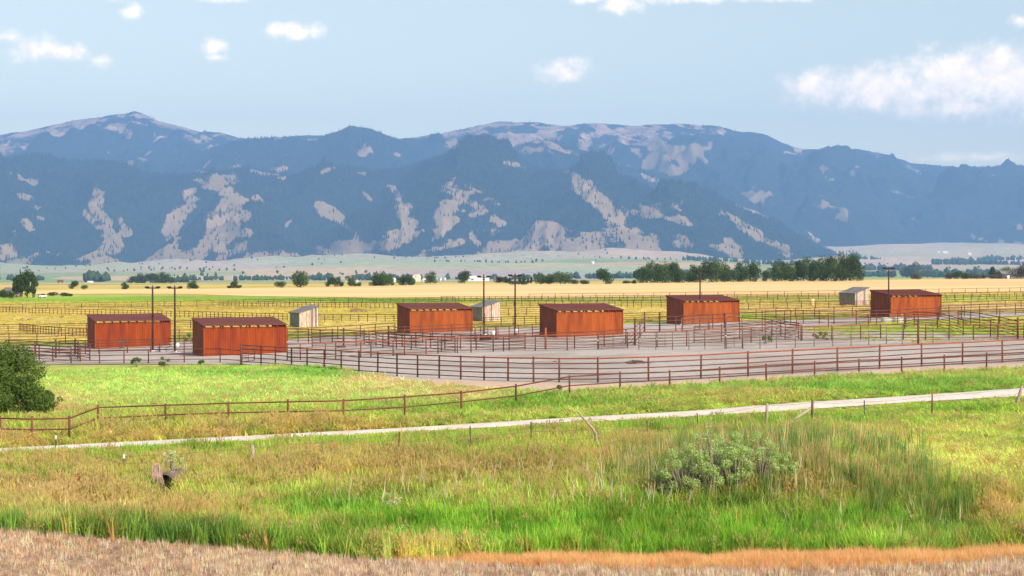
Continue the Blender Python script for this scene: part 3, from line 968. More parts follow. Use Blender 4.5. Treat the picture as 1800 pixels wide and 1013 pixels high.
def tree_proto(key, mat, seed, width=.36, zlo=.25, zhi=.88, lobes=9, n=2300, card=.036, narrow=False):
    cm, cs = crown_mesh("crown", n, lobes, card, seed, mat, width, zlo, zhi, narrow)
    b = MB()
    b.tube([(0, 0, -.02), (.008, .004, .2), (-.006, .01, .45), (.004, 0, .8)], [.030, .022, .016, .005], 6)
    r = random.Random(seed)
    for c in list(cs)[:6]:
        z0 = max(.12, c[2] - .22)
        b.tube([(0, 0, z0), (c[0] * .5, c[1] * .5, z0 + (c[2] - z0) * .6), tuple(c)], [.011, .008, .003], 4)
    tm = b.mesh("trunk", M_BARK, True)
    TREE_PROTO[key] = (tm, cm)


for i in range(4):
    tree_proto("cotton%d" % i, M_LEAF[0], 300 + i * 7, width=.42, zlo=.10, zhi=.86, lobes=13)
    tree_proto("dark%d" % i, M_LEAF[1], 400 + i * 7, width=.42, zlo=.10, zhi=.86, lobes=13)
for i in range(2):
    tree_proto("olive%d" % i, M_LEAF[2], 500 + i * 7, width=.46, zlo=.18, zhi=.82, lobes=9)
    tree_proto("shrub%d" % i, M_LEAF[1], 520 + i * 7, width=.60, zlo=.20, zhi=.72, lobes=9)
    tree_proto("grey%d" % i, M_LEAF[5], 540 + i * 7, width=.60, zlo=.20, zhi=.72, lobes=9)
    tree_proto("poplar%d" % i, M_LEAF[1], 560 + i * 7, width=.20, zlo=.10, zhi=.90, lobes=12)
    tree_proto("fir%d" % i, M_LEAF[1], 580 + i * 7, width=.30, zlo=.08, zhi=.92, lobes=14, narrow=True)
tree_proto("plum0", M_LEAF[3], 600, width=.5, zlo=.2, zhi=.8)
tree_proto("lime0", M_LEAF[4], 610, width=.5, zlo=.25, zhi=.8)


def tree(name, key, p, h_m, w_m, label, cat="tree", group=None, rz=None):
    tm, cm = TREE_PROTO[key]
    natural = {"poplar": .46, "fir": .52, "shrub": 1.15, "grey": 1.15}.get(key.rstrip("0123456789"), .80)
    s = w_m / natural
    o = thing(name, label, cat, (p.x, p.y, p.z - .05), random.uniform(0, 6.28) if rz is None else rz, group, (s, s, h_m))
    link("trunk", tm, o)
    link("crown", cm, o)
    return o


ORD = ["first", "second", "third", "fourth", "fifth", "sixth", "seventh", "eighth", "ninth", "tenth", "eleventh", "twelfth"]


def tree_px(name, key, px, base, top, w, label, cat="tree", group=None, Y=None):
    p = spot(px, base) if Y is None else far_spot(px, Y)
    k = ppm(p)
    if Y is None:
        h = (base - top) / k
    else:
        _, by = project(p.x, p.y, p.z)
        h = (by - top) / k
    return tree(name, key, p, h * 1.22, w / k * 1.42, label, cat, group)


tree_px("poplar_tree", "poplar0", 29, 523, 484, 10, "left-most and shortest poplar spire beside the red-gabled house")
tree_px("poplar_tree", "poplar1", 37, 523, 480, 11, "second poplar spire from the left beside the red-gabled house")
tree_px("poplar_tree", "poplar0", 58, 524, 480, 11, "right-most poplar spire, beside the parked pickup")
tree_px("poplar_tree", "poplar1", 48, 524, 475, 13, "tallest poplar spire beside the red-gabled house", "tree")
tree_px("yard_shrub", "shrub0", 20, 525, 511, 13, "dark round shrub in front of the red-gabled house", "shrub")
tree_px("yard_shrub", "shrub1", 2, 524, 509, 14, "dark shrub cut by the left edge beside the house", "shrub")
tree_px("yard_shrub", "shrub0", 92, 521, 513, 13, "small round shrub just right of the parked pickup", "shrub")
tree_px("yard_shrub", "shrub1", 110, 521, 514, 17, "wide low shrub second to the right of the pickup", "shrub")
tree_px("yard_shrub", "shrub1", 126, 521, 516, 8, "smallest low shrub at the end of the shrubs by the pickup", "shrub")
SINGLES = [(128, 508, 493, 10, "dark0", "lone small round tree left of the far wheat strip"), (148, 509, 501, 9, "shrub0", "little bush just right of the lone tree at far left"), (219, 509, 497, 10, "dark1", "small leaning tree in front of the distant grove at left"),
           (338, 508, 493, 13, "cotton1", "ragged small tree above the two left light poles"), (345, 508, 500, 9, "shrub1", "small bush tucked beside the ragged tree above the left light poles"), (413, 507, 491, 9, "dark2", "slim dark tree with a bush at its foot above the wheat at left"), (420, 507, 501, 10, "shrub0", "low bush at the foot of the slim dark tree at left"),
           (402, 507, 502, 8, "shrub1", "low bush left of the slim dark tree"), (492, 506, 494, 14, "shrub0", "round dark bush on the wheat edge left of the tall lone tree"), (529, 506, 475, 19, "cotton0", "tall lone leafy tree on the wheat edge above the left grey shed"),
           (578, 504, 489, 9, "dark0", "small left tree of the pair at the left end of the farmstead"), (588, 504, 487, 13, "dark3", "larger right tree of the pair at the left end of the farmstead"), (602, 504, 495, 8, "shrub1", "small dark bush between the farmstead trees at left"), (616, 504, 485, 11, "cotton2", "upright green tree in front of the yellow farmhouse"),
           (625, 504, 498, 8, "shrub0", "low bush under the upright tree by the yellow farmhouse"), (632, 504, 496, 7, "shrub1", "second low bush right of the yellow farmhouse"), (659, 503, 484, 16, "dark1", "left part of the big tree clump at the middle of the farmstead"), (671, 503, 478, 19, "cotton3", "tallest tree of the clump at the middle of the farmstead"),
           (682, 503, 480, 14, "cotton0", "right-hand tree of the clump at the middle of the farmstead"), (690, 502, 497, 6, "shrub0", "tiny round bush right of the big farmstead clump"), (706, 502, 485, 13, "dark0", "left tree of the pair beside the round-roofed cream barn"), (718, 502, 483, 13, "dark2", "right tree of the pair, touching the round-roofed cream barn"),
           (757, 498.5, 478, 15, "cotton1", "round leafy tree between the cream barn and the grain bins"), (816, 498, 476, 15, "dark3", "tall tree at the left end of the long white building"),
           (879, 497.5, 486, 11, "plum0", "purple-leaved tree right of the long white building"), (889, 497.5, 487, 9, "dark1", "green tree touching the purple-leaved tree"), (896, 497.5, 488, 6, "fir0", "small fir right of the purple-leaved tree"),
           (914, 498, 487, 6, "fir1", "second small fir behind the low hedge"), (921, 498, 485, 6, "fir0", "third and tallest small fir behind the low hedge"), (928, 498, 488, 5, "fir1", "fourth small fir behind the low hedge"), (934, 498, 487, 5, "fir0", "last small fir beside the round trees"),
           (904, 501, 493, 16, "shrub0", "left half of the low clipped hedge on the wheat edge"), (917, 501, 494, 13, "shrub1", "right half of the low clipped hedge on the wheat edge"),
           (950, 500, 479, 21, "cotton2", "left round tree of the three above the shed in the middle"), (967, 500, 482, 12, "cotton3", "narrow middle tree of the three above the shed in the middle"), (985, 500, 476, 20, "cotton0", "right and tallest tree of the three above the shed in the middle"),
           (1008, 500, 491, 17, "shrub0", "low hedge bush right of the three round trees"), (1024, 500, 492, 17, "shrub1", "second low hedge bush right of the three round trees"), (1065, 500, 471, 18, "dark0", "lone tall tree standing in the wheat between hedge and big grove"),
           (1103, 499, 493, 13, "shrub1", "small dark bush left of the big dense grove"), (1115, 499, 492, 7, "fir0", "tiny fir touching the big dense grove"),
           (1567, 489, 474, 11, "olive0", "small olive tree behind the right-most light pole"), (1595, 489, 467, 21, "olive1", "grey-green round tree right of the right-most light pole"), (1607, 489, 463, 14, "dark1", "dark tree behind the grey-green round tree at right"), (1612, 492, 480, 15, "grey0", "round brownish bush in front of the grey-green tree at right"),
           (1630, 488, 473, 20, "olive0", "low wide olive tree right of the round brownish bush"), (1671, 491, 480, 15, "grey1", "left-most bush of the long hedge row at right"), (1684, 491, 476, 18, "shrub0", "tallest bush of the long hedge row at right"), (1700, 491, 480, 17, "shrub1", "middle bush of the long hedge row at right"),
           (1716, 491, 481, 17, "grey0", "fourth bush of the long hedge row at right"), (1729, 490, 483, 14, "grey1", "last bush of the long hedge row at right"), (1745, 490, 470, 11, "fir0", "dark conifer left of the old barn at right"), (1745, 490.5, 481, 12, "grey0", "brown bush at the foot of the conifer by the old barn"),
           (1795, 490, 466, 30, "grey1", "big dusky bush hiding the right end of the old barn")]
for (px, base, top, w, key, lab) in SINGLES:
    nm = {"shrub": "shrub", "grey": "shrub", "fir": "fir_tree", "plum": "plum_tree"}.get(key.rstrip("0123456789"), "leafy_tree")
    tree_px(nm, key, px, base, top, w, lab, "shrub" if nm == "shrub" else "tree")
tree_px("leafy_tree", "lime0", 1768, 489, 469, 16, "bright yellow-green tree rising behind the old barn", Y=spot(1768, 489).y + 25)
GROVES = [("cottonwood_tree", "the big dense grove right of the lone tall tree", "big dense cottonwood grove", 497.5,
           [(1126, 469, 17), (1138, 463, 19), (1151, 460, 21), (1164, 461, 20), (1176, 460, 19), (1187, 464, 17), (1196, 474, 13)]),
          ("cottonwood_tree", "the grove behind the light pole right of centre", "grove behind the light pole", 496.5,
           [(1212, 476, 12), (1220, 468, 16), (1232, 463, 17), (1246, 458, 19), (1261, 456, 19), (1274, 468, 13)]),
          ("cottonwood_tree", "the pale-trunked grove left of the tallest grove", "grove with pale trunks", 496,
           [(1289, 471, 14), (1301, 464, 16), (1313, 461, 15), (1326, 462, 17)]),
          ("cottonwood_tree", "the tallest grove, above the right grey shed", "tallest grove at right", 495,
           [(1346, 475, 11), (1363, 462, 18), (1374, 457, 18), (1388, 460, 17), (1401, 456, 18), (1413, 453, 18), (1427, 454, 18), (1441, 451, 19), (1453, 449, 19), (1467, 453, 18), (1480, 445, 20), (1495, 442, 22), (1507, 447, 18)])]
for (nm, lab, grp, base, lst) in GROVES:
    for i, (px, top, w) in enumerate(lst):
        tree_px(nm, ["cotton%d", "dark%d"][(i * 7 + len(lst)) % 2] % (i % 4), px, base, top, w, "%s tree from left in %s" % (ORD[i] if i < 12 else "last", lab), "tree", grp,
                Y=spot(px, base).y + (i % 3) * 9)
for i, (px, top, w) in enumerate([(232, 485, 13), (243, 482, 13), (254, 484, 13), (264, 481, 14), (275, 480, 14), (285, 480, 14), (294, 481, 13), (301, 488, 9)]):
    tree_px("grove_tree", "dark%d" % (i % 4), px, 499, top, w, "%s tree from the left in the bluish far grove at left" % ORD[i], "tree", "bluish far grove at left", Y=1500 + 20 * (i % 3))


# far tree belts and bush dots of the valley: too many and too small to count
def build_far_trees():
    pts = []
    r = np.random.default_rng(5)

    def belt(px0, px1, Y, n, spread, h):
        for _ in range(n):
            px = r.uniform(px0, px1); y = Y + r.normal() * spread
            x = (px - 900) / FOC * y
            pts.append((x, y, r.uniform(.6, 1.3) * h))
    belt(300, 480, 3300, 50, 60, 9); belt(430, 560, 3500, 50, 60, 9); belt(550, 720, 3200, 45, 80, 12); belt(690, 900, 3300, 30, 80, 10)
    belt(1000, 1130, 3600, 80, 120, 11); belt(150, 190, 2700, 26, 60, 13); belt(-200, 80, 3400, 50, 80, 11); belt(900, 1000, 3000, 40, 80, 9); belt(300, 330, 2200, 14, 30, 9)
    belt(1500, 1560, 4000, 40, 60, 15); belt(1560, 1640, 4000, 22, 60, 14); belt(1636, 1680, 3600, 26, 50, 17); belt(1690, 1760, 3700, 34, 60, 17); belt(1770, 2000, 3700, 50, 60, 17)
    belt(1510, 1560, 5200, 40, 60, 17); belt(1565, 1640, 5300, 50, 60, 16); belt(1640, 1720, 6200, 90, 60, 17); belt(1720, 1900, 6300, 90, 70, 17)
    belt(1500, 1560, 7600, 40, 60, 15); belt(1640, 1760, 7700, 120, 60, 17); belt(1740, 1900, 7600, 70, 60, 17); belt(1380, 1510, 3600, 40, 70, 14)
    belt(1200, 1400, 6000, 90, 160, 16); belt(1100, 1300, 4200, 60, 90, 12)
    for _ in range(1300):                       # scattered bushes on the grazed foothills
        y = r.uniform(4300, 7900); px = r.uniform(-300, 2000); x = (px - 900) / FOC * y
        if fbm(np.array(x / 380), np.array(y / 500), 88, 3) > .55 + (.10 if px > 1350 else 0):
            pts.append((x, y, r.uniform(5, 11)))
    P = np.array(pts)
    z = land(P[:, 0], P[:, 1])
    bm = bmesh.new(); bmesh.ops.create_icosphere(bm, subdivisions=1, radius=1.0)
    bv = np.array([v.co[:] for v in bm.verts]); bf = np.array([[v.index for v in f.verts] for f in bm.faces]); bm.free()
    n = len(P)
    jit = r.uniform(.5, 1.4, (n, len(bv), 1))
    V = bv[None] * jit
    w = P[:, 2] * r.uniform(.30, .52, n)
    V = V * np.stack([w, w, P[:, 2] * .55], 1)[:, None, :]
    V[:, :, 0] += P[:, 0, None]; V[:, :, 1] += P[:, 1, None]; V[:, :, 2] += (z + P[:, 2] * .45)[:, None]
    F = (bf[None] + (np.arange(n) * len(bv))[:, None, None]).reshape(-1, 3)
    me = np_mesh("valley_woodland", V.reshape(-1, 3), F, M_FARTREE)
    tag(link("valley_woodland", me), "hazy belts of far trees and bushes across the valley floor", "woodland", kind="stuff")


build_far_trees()

# ------------------------------------------------------------------ air
def build_haze():
    b = MB().box(-15500, 15500, -600, 16600, -30, 1500)
    m, n, l = mat_nodes("valley_air")
    out = n.new("ShaderNodeOutputMaterial")
    v = n.new("ShaderNodeVolumePrincipled")
    v.inputs["Color"].default_value = (.25, .49, 1.0, 1)
    v.inputs["Density"].default_value = 7.8e-5
    v.inputs["Anisotropy"].default_value = 0.0
    l.new(v.outputs[0], out.inputs["Volume"])
    tag(b.build("haze", m), kind="stuff", label="thin blue summer haze filling the valley", cat="haze")


build_haze()

# ------------------------------------------------------------------ run-in sheds of rusted steel
SHED_RZ = R(26.3)
SH_L, SH_D, SH_F, SH_B = 7.3, 3.65, 2.62, 3.12       # length, depth, front and back height


def corrugated(L, z0, ztop0, ztop1, pitch=.22, dep=.014, thick=.03):
    """upright ribbed sheet along +x, outer face at y=0, thickness into +y; top may slope"""
    xs, ys = [], []
    x = 0.0
    while x < L - 1e-6:
        for (a, yy) in ((0, 0), (.55, 0), (.65, -dep), (.9, -dep)):
            if x + a * pitch < L:
                xs.append(x + a * pitch); ys.append(yy)
        x += pitch
    xs.append(L); ys.append(0)
    v, f = [], []
    for (x, yy) in zip(xs, ys):
        zt = ztop0 + (ztop1 - ztop0) * x / L
        v += [(x, yy, z0), (x, yy, zt), (x, yy + thick, z0), (x, yy + thick, zt)]
    for i in range(len(xs) - 1):
        a = i * 4; c = a + 4
        f += [(a, c, c + 1, a + 1), (a + 2, a + 3, c + 3, c + 2), (a + 1, c + 1, c + 3, a + 3)]
    return v, f


def shed_meshes():
    ms = {}
    wall_top = SH_F - .12
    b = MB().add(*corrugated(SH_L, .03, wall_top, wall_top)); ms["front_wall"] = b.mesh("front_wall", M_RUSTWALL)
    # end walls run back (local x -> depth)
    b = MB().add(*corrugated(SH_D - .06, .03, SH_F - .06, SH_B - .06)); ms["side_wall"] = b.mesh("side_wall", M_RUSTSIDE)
    # roof sheet with ribs running down the slope
    b = MB(); ov = .22; n = 28
    x0, x1 = -.09, SH_L + .09
    slope = (SH_B - SH_F) / SH_D
    xs, zs = [], []
    for i in range(n):
        w = (x1 - x0) / n
        xs += [x0 + i * w, x0 + i * w + w * .6, x0 + i * w + w * .7, x0 + i * w + w * .9]; zs += [0, 0, .028, .028]
    xs.append(x1); zs.append(0)
    v, f = [], []
    for (x, z) in zip(xs, zs):
        for (y, up) in ((-ov, 0), (SH_D + ov, 0)):
            zz = SH_F + .08 + slope * y
            v += [(x, y, zz + z), (x, y, zz + z - .05)]
    for i in range(len(xs) - 1):
        a = i * 4; c = a + 4
        f += [(a, c, c + 2, a + 2), (a + 1, a + 3, c + 3, c + 1), (a, a + 1, c + 1, c), (a + 2, c + 2, c + 3, a + 3)]
    f += [(0, 2, 3, 1), (len(v) - 4, len(v) - 3, len(v) - 1, len(v) - 2)]
    b.add(v, f); ms["roof"] = b.mesh("roof", M_RUSTROOF)
    b = MB()                                            # one rafter, running down the slope under the roof
    y0, y1 = -ov + .03, SH_D + ov - .03
    za, zb_ = SH_F + .025 + slope * y0, SH_F + .025 + slope * y1
    b.hexa([(-.035, y0, za - .15), (.035, y0, za - .15), (.035, y1, zb_ - .15), (-.035, y1, zb_ - .15), (-.035, y0, za), (.035, y0, za), (.035, y1, zb_), (-.035, y1, zb_)])
    ms["rafter"] = b.mesh("rafter", M_RUSTDARK)
    b = MB().box(-.05, .05, -.05, .05, 0, SH_B - .13); ms["back_post"] = b.mesh("post", M_RUSTDARK)
    b = MB().box(0, SH_L, -.06, .06, 0, .12); ms["skid"] = b.mesh("skid", M_RUSTDARK)
    b = MB().box(-.05, .05, -.05, .02, 0, SH_F - .13); ms["corner_trim"] = b.mesh("corner_trim", M_RUSTWALL)
    b = MB().box(0, SH_L, .045, .13, 0, .12); ms["beam"] = b.mesh("beam", M_RUSTDARK)
    return ms


SHM = shed_meshes()


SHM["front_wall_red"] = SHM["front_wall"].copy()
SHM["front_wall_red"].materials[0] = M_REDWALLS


def rust_shed(px, py, label):
    p = spot(px, py)
    o = thing("run_in_shed", label, "shed", p, SHED_RZ, "rusted steel run-in sheds")

    def part(nm, key, loc=(0, 0, 0), rz=0):
        c = link(nm, SHM[key], o); c.location = loc; c.rotation_euler = (0, 0, rz); return c
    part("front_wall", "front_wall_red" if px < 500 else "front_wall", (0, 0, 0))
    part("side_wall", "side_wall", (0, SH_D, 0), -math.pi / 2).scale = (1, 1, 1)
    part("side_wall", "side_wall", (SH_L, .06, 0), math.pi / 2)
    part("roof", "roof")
    for i in range(10):
        part("rafter", "rafter", (.05 + (SH_L - .1) * i / 9, 0, 0))
    for i in range(4):
        part("back_post", "back_post", (.06 + (SH_L - .12) * i / 3, SH_D - .1, 0))
    for x in (-.02, SH_L + .02):
        part("corner_trim", "corner_trim", (x, -.012, 0))
    part("beam", "beam", (0, 0, SH_F - .40))
    return o


# the left side wall slopes the other way round from the right one: build it mirrored
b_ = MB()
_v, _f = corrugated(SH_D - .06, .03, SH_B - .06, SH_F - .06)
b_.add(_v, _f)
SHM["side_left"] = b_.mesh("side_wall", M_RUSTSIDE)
SHEDS = [(168, 613.5, "rust-red steel shed furthest left, behind the two left light poles"), (359, 627.5, "nearest rust-red steel shed, at the left corner of the arena"), (721, 587.5, "rust-orange steel shed left of the middle pair of light poles"),
         (979, 594.5, "rust-orange steel shed just right of the middle pair of light poles"), (1202, 571, "rust-orange steel shed with a light pole standing right in front"), (1566, 560, "rust-orange steel shed furthest right, light pole at its left corner")]
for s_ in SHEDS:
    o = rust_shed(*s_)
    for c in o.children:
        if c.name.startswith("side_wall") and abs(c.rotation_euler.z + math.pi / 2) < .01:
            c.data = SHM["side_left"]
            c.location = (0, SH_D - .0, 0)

# ------------------------------------------------------------------ small grey board sheds
def board_shed(px, py, label, seed):
    r = random.Random(seed)
    W, D, ZL, ZH = 2.45, 3.6, 1.85, 2.62
    p = spot(px, py)
    o = thing("board_shed", label, "shed", p, SHED_RZ, "small grey board sheds")
    n = 11
    for i in range(n):                                   # lit end wall: upright boards under the sloping roof
        x0 = W * i / n; x1 = W * (i + 1) / n - .035
        za = ZL + (ZH - ZL) * x0 / W - .02; zb2 = ZL + (ZH - ZL) * x1 / W - .02
        d = r.uniform(-.012, .006); dz = r.uniform(0, .08)
        b = MB().hexa([(x0, d, dz), (x1, d, dz), (x1, d + .03, dz), (x0, d + .03, dz), (x0, d, za), (x1, d, zb2), (x1, d + .03, zb2), (x0, d + .03, za)])
        b.build("plank", r.choice((M_PALEPLANK, M_PALEPLANK, M_PINKPLANK, M_PALEPLANK, M_GREYPLANK)), o)
        b = MB().hexa([(x0, D - d, dz), (x1, D - d, dz), (x1, D + .03 - d, dz), (x0, D + .03 - d, dz), (x0, D - d, za), (x1, D - d, zb2), (x1, D + .03 - d, zb2), (x0, D + .03 - d, za)])
        if i % 3 == 0:
            b.build("plank", M_GREYPLANK, o)
    m = 13
    for i in range(m):                                   # shaded long wall
        y0 = .04 + (D - .05) * i / m; y1 = .04 + (D - .05) * (i + 1) / m - .02
        d = r.uniform(-.012, .008); dz = r.uniform(0, .06)
        MB().box(-.03 + d, d, y0, y1, dz, ZL - .03).build("plank", M_GREYPLANK, o)
    for i in range(5):
        y0 = .04 + (D - .05) * i / 5
        MB().box(W, W + .03, y0, y0 + D / 5 - .05, .02, ZH - .03).build("plank", M_GREYPLANK, o)
    sl = (ZH - ZL) / W
    x0, x1, y0, y1 = -.22, W + .12, -.15, D + .15
    z0 = ZL + .03 + sl * x0; z1 = ZL + .03 + sl * x1
    MB().hexa([(x0, y0, z0 - .06), (x1, y0, z1 - .06), (x1, y1, z1 - .06), (x0, y1, z0 - .06), (x0, y0, z0), (x1, y0, z1), (x1, y1, z1), (x0, y1, z0)]).build("roof", M_GREYROOF, o)
    for i in range(6):
        y = .1 + (D - .2) * i / 5
        MB().hexa([(x0 + .04, y - .03, z0 - .16), (W, y - .03, ZH - .12), (W, y + .03, ZH - .12), (x0 + .04, y + .03, z0 - .16),
                   (x0 + .04, y - .03, z0 - .07), (W, y - .03, ZH - .03), (W, y + .03, ZH - .03), (x0 + .04, y + .03, z0 - .07)]).build("rafter", M_DARKPOST, o)
    return o


board_shed(526.5, 576, "small weathered board shed standing alone in the yellow pasture at left", 1)
board_shed(848.5, 565.5, "small weathered board shed half hidden behind a middle light pole", 2)
board_shed(1503, 537.5, "small weathered board shed with tealish grey side, far right of centre", 3)

# ------------------------------------------------------------------ light poles
def light_pole(px, py, top, label, arm=.0):
    p = spot(px, py)
    h = (py - top) / ppm(p)
    o = thing("light_pole", label, "light pole", p, R(12), "yard light poles")
    MB().tube([(0, 0, -.1), (0, 0, h * .5), (0, 0, h)], [.105, .09, .075], 8).build("pole", M_POLE, o, True)
    MB().box(-.62, .62, -.06, .06, h - .13, h - .02).build("crossarm", M_POLE, o)
    for s in (-1, 1):
        b = MB().hexa([(s * .28 - .24, -.22, h - .06), (s * .28 + .24, -.22, h - .06), (s * .28 + .24, .22, h - .06), (s * .28 - .24, .22, h - .06),
                       (s * .28 - .15, -.16, h + .08), (s * .28 + .15, -.16, h + .08), (s * .28 + .15, .16, h + .08), (s * .28 - .15, .16, h + .08)])
        c = b.build("lamp_head", M_LAMP, o)
        c.location = (s * .22, 0, 0)
    MB().tube([(0, 0, h - .05), (0, 0, h + .16)], .06, 6).build("top_cap", M_POLE, o)
    MB().tube([(0, 0, 0), (0, 0, .16)], .26, 10).build("base", M_CONC, o)
    MB().box(-.09, .09, -.20, -.09, h * .33, h * .33 + .32).build("switch_box", M_POLE, o)
    return o


light_pole(268.5, 618.5, 505, "light pole standing in front of the left-most rust shed")
light_pole(307.5, 620, 505, "light pole between the two left rust sheds")
light_pole(850.5, 590, 486, "left one of the two light poles in the middle")
light_pole(905.5, 593, 484, "right one of the two light poles in the middle")
light_pole(1230.5, 569, 477.5, "light pole in front of the shed right of centre")
light_pole(1562, 561, 471.5, "right-most light pole, at the corner of the right-most shed")

# ------------------------------------------------------------------ pipe fences
def unit_post(r, h, n=7):
    return MB().tube([(0, 0, -.15), (0, 0, h * .5), (0, 0, h)], r, n).mesh("post", None, True)


def resample(pts, step):
    d = [0.0]
    for a, b in zip(pts, pts[1:]):
        d.append(d[-1] + (b.xy - a.xy).length)
    n = max(1, round(d[-1] / step))
    out = []
    for i in range(n + 1):
        t = d[-1] * i / n
        j = max(k for k in range(len(d)) if d[k] <= t + 1e-6); j = min(j, len(pts) - 2)
        f = (t - d[j]) / max(1e-6, d[j + 1] - d[j])
        q = pts[j].lerp(pts[j + 1], f)
        out.append(Vector((q.x, q.y, float(land(q.x, q.y)))))
    return out


def pipe_fence(label, pix, h, rails, step=None, pr=.05, rr=.033, top=.042, mat=None, topmat=None, proud=.06, low=.25, jitter=.02, world=None, name="pipe_fence"):
    mat = mat or M_PIPE
    pts = world or [spot(*q) for q in pix]
    if step:
        pts = resample(pts, step)
    c = pts[0]
    o = thing(name, label, "fence", c, 0)
    pm = unit_post(pr, h + proud); pm.materials.append(mat)
    rnd = random.Random(len(label) * 31 + int(c.x * 10))
    for q in pts:
        po = link("post", pm, o)
        po.location = q - c
        po.rotation_euler = (rnd.gauss(0, jitter * .35), rnd.gauss(0, jitter * .35), rnd.uniform(0, 3))
        po.scale = (1, 1, 1 + rnd.gauss(0, jitter))
    for k in range(rails):
        z = h - (h - low) * k / max(1, rails - 1)
        off = [rnd.gauss(0, .012) for _ in pts]
        b = MB().tube([q - c + Vector((0, 0, z + e)) for q, e in zip(pts, off)], top if k == 0 else rr, 6)
        b.build("rail", (topmat or mat) if k == 0 else mat, o, True)
    return o


ARENA = [(424, 641), (459, 643.5), (484, 645), (512.5, 648), (540, 650), (570, 652.5), (600, 655), (631, 658), (664, 660), (698, 662.5), (734, 664.5), (772, 666.5), (810, 668.5), (851, 670), (893, 671.5), (938, 673), (983, 673.5),
         (1051, 674), (1140, 672), (1232, 667.5), (1315, 663), (1393, 658.5), (1472, 654), (1546, 650), (1620, 646), (1692, 642.5), (1762, 639), (1832, 635), (1900, 631)]
pipe_fence("long five-rail rusty pipe fence along the front of the gravel arena", ARENA, 1.52, 5, topmat=M_PIPERED, pr=.058, rr=.036, top=.05)
PASTF = [(-40, 776), (0, 778), (56, 780), (122, 778), (172, 757), (291, 752), (402, 748), (506, 746), (604, 744), (712, 737), (811, 728), (907, 716), (1001, 697), (1090, 691), (1177, 687), (1265, 681), (1347, 675.5), (1432, 670), (1510, 665.5), (1585, 662.5), (1660, 658), (1734, 654), (1805, 650), (1880, 646)]
pipe_fence("low three-rail pipe fence winding from lower left between pasture and lane", PASTF, 1.08, 3, pr=.052, rr=.035, top=.038, low=.12, proud=.10)
BACKA = [(505, 634), (528, 634), (572, 633), (590, 632.5), (634, 630), (652, 629), (691, 627), (711, 626), (749, 624), (770, 623), (804, 622), (828, 621), (867, 619.5), (885, 619), (941, 618), (997, 617), (1051, 615.5), (1103, 613), (1155, 611.5), (1207, 609), (1239, 607.5), (1274, 606), (1320, 604), (1356, 603), (1408, 601), (1462, 600), (1513, 598.5), (1548, 598), (1588, 598.5), (1627, 599), (1668, 599), (1711, 598.5), (1754, 598), (1800, 596), (1870, 593)]
pipe_fence("orange-topped pipe fence along the back of the gravel arena", BACKA, 1.32, 5, topmat=M_PIPERED, pr=.05, rr=.03, top=.05)
pipe_fence("three-rail fence at the edge of the left green pasture, before the nearest shed", [(-40, 642), (60, 642), (125, 640), (175, 640), (218, 640), (261, 639.5), (324, 638.5), (387, 638), (424, 641)], 1.12, 3, low=.3)
pipe_fence("five-rail pen front standing left of the left-most shed", [(-30, 634), (41, 634), (69, 635), (93, 637), (125, 638.5)], 1.32, 5)
pipe_fence("middle cross fence of the small pens at far left", [(15, 625), (62, 627), (98, 630), (137, 631), (158, 634)], 1.35, 5)
pipe_fence("short return fence between the small left pens", [(132, 623), (137, 628), (141, 637)], 1.35, 5)
pipe_fence("fence running past the face of the left-most shed", [(104, 624), (150, 623), (174, 623), (224, 621.5), (265, 620.5), (281, 620), (324, 619), (380, 617)], 1.24, 5, mat=M_PIPE)
pipe_fence("four-rail fence at the pasture edge behind the left pens", [(-35, 607), (16, 606.5), (65, 606), (115, 604.5), (165, 603), (215, 602), (265, 600.5), (315, 599), (365, 598), (415, 596), (465, 595)], 1.12, 4)
pipe_fence("fence with slim posts slanting through the yellow pasture at far left", [(34, 582), (50, 585), (72, 587), (95, 589), (119, 590.5), (144, 592), (170, 594)], .92, 3, step=1.0, pr=.045, rr=.026)
pipe_fence("long rail fence crossing the yellow pasture behind the left sheds", [(-30, 585), (74, 584), (114, 583), (160, 582), (300, 578), (340, 577), (420, 574)], .95, 4, step=3.2, rr=.026)
pipe_fence("close-posted fence running across the yellow pasture left to grey shed", [(-30, 548.5), (0, 549.5), (85, 552.6), (240, 556.5), (350, 559), (460, 562.5), (505, 564)], .95, 3, step=1.25, pr=.05, rr=.028, mat=M_FARPIPE)
pipe_fence("close-posted fence from left grey shed to the third rust shed", [(556, 565.5), (620, 566), (690, 566.5), (720, 567)], 1.0, 4, step=1.6, pr=.05, rr=.03, mat=M_FARPIPE)
pipe_fence("far dark fence along the foot of the green field at left", [(-30, 547), (0, 546), (84, 543), (235, 540.5), (380, 538), (460, 536), (560, 534), (680, 533), (800, 532.3)], 1.05, 3, step=3.1, pr=.055, rr=.03, mat=M_FARPIPE)
pipe_fence("second far fence below the dark one, centre left", [(385, 539), (460, 540), (540, 541), (680, 542.5), (740, 543)], .95, 3, step=1.3, pr=.05, rr=.028, mat=M_FARPIPE)
pipe_fence("far fence under the wheat behind the middle sheds", [(775, 530.5), (900, 530.5), (1000, 530.3), (1120, 530), (1180, 529.5), (1330, 528), (1475, 526)], 1.02, 3, step=1.75, pr=.055, rr=.03, mat=M_FARPIPE)
pipe_fence("thin fence right along the lower edge of the wheat", [(930, 526), (1120, 524.5), (1300, 522.5), (1400, 521.5), (1480, 520.5), (1600, 518), (1700, 516.5), (1850, 514)], 1.02, 2, step=3.2, pr=.055, rr=.03, mat=M_FARPIPE)
pipe_fence("fence between the wheat fence and the middle grey shed", [(876, 539.5), (950, 539.5), (1050, 539.5), (1120, 541), (1180, 541)], 1.05, 4, step=1.9, pr=.05, rr=.03, mat=M_FARPIPE)
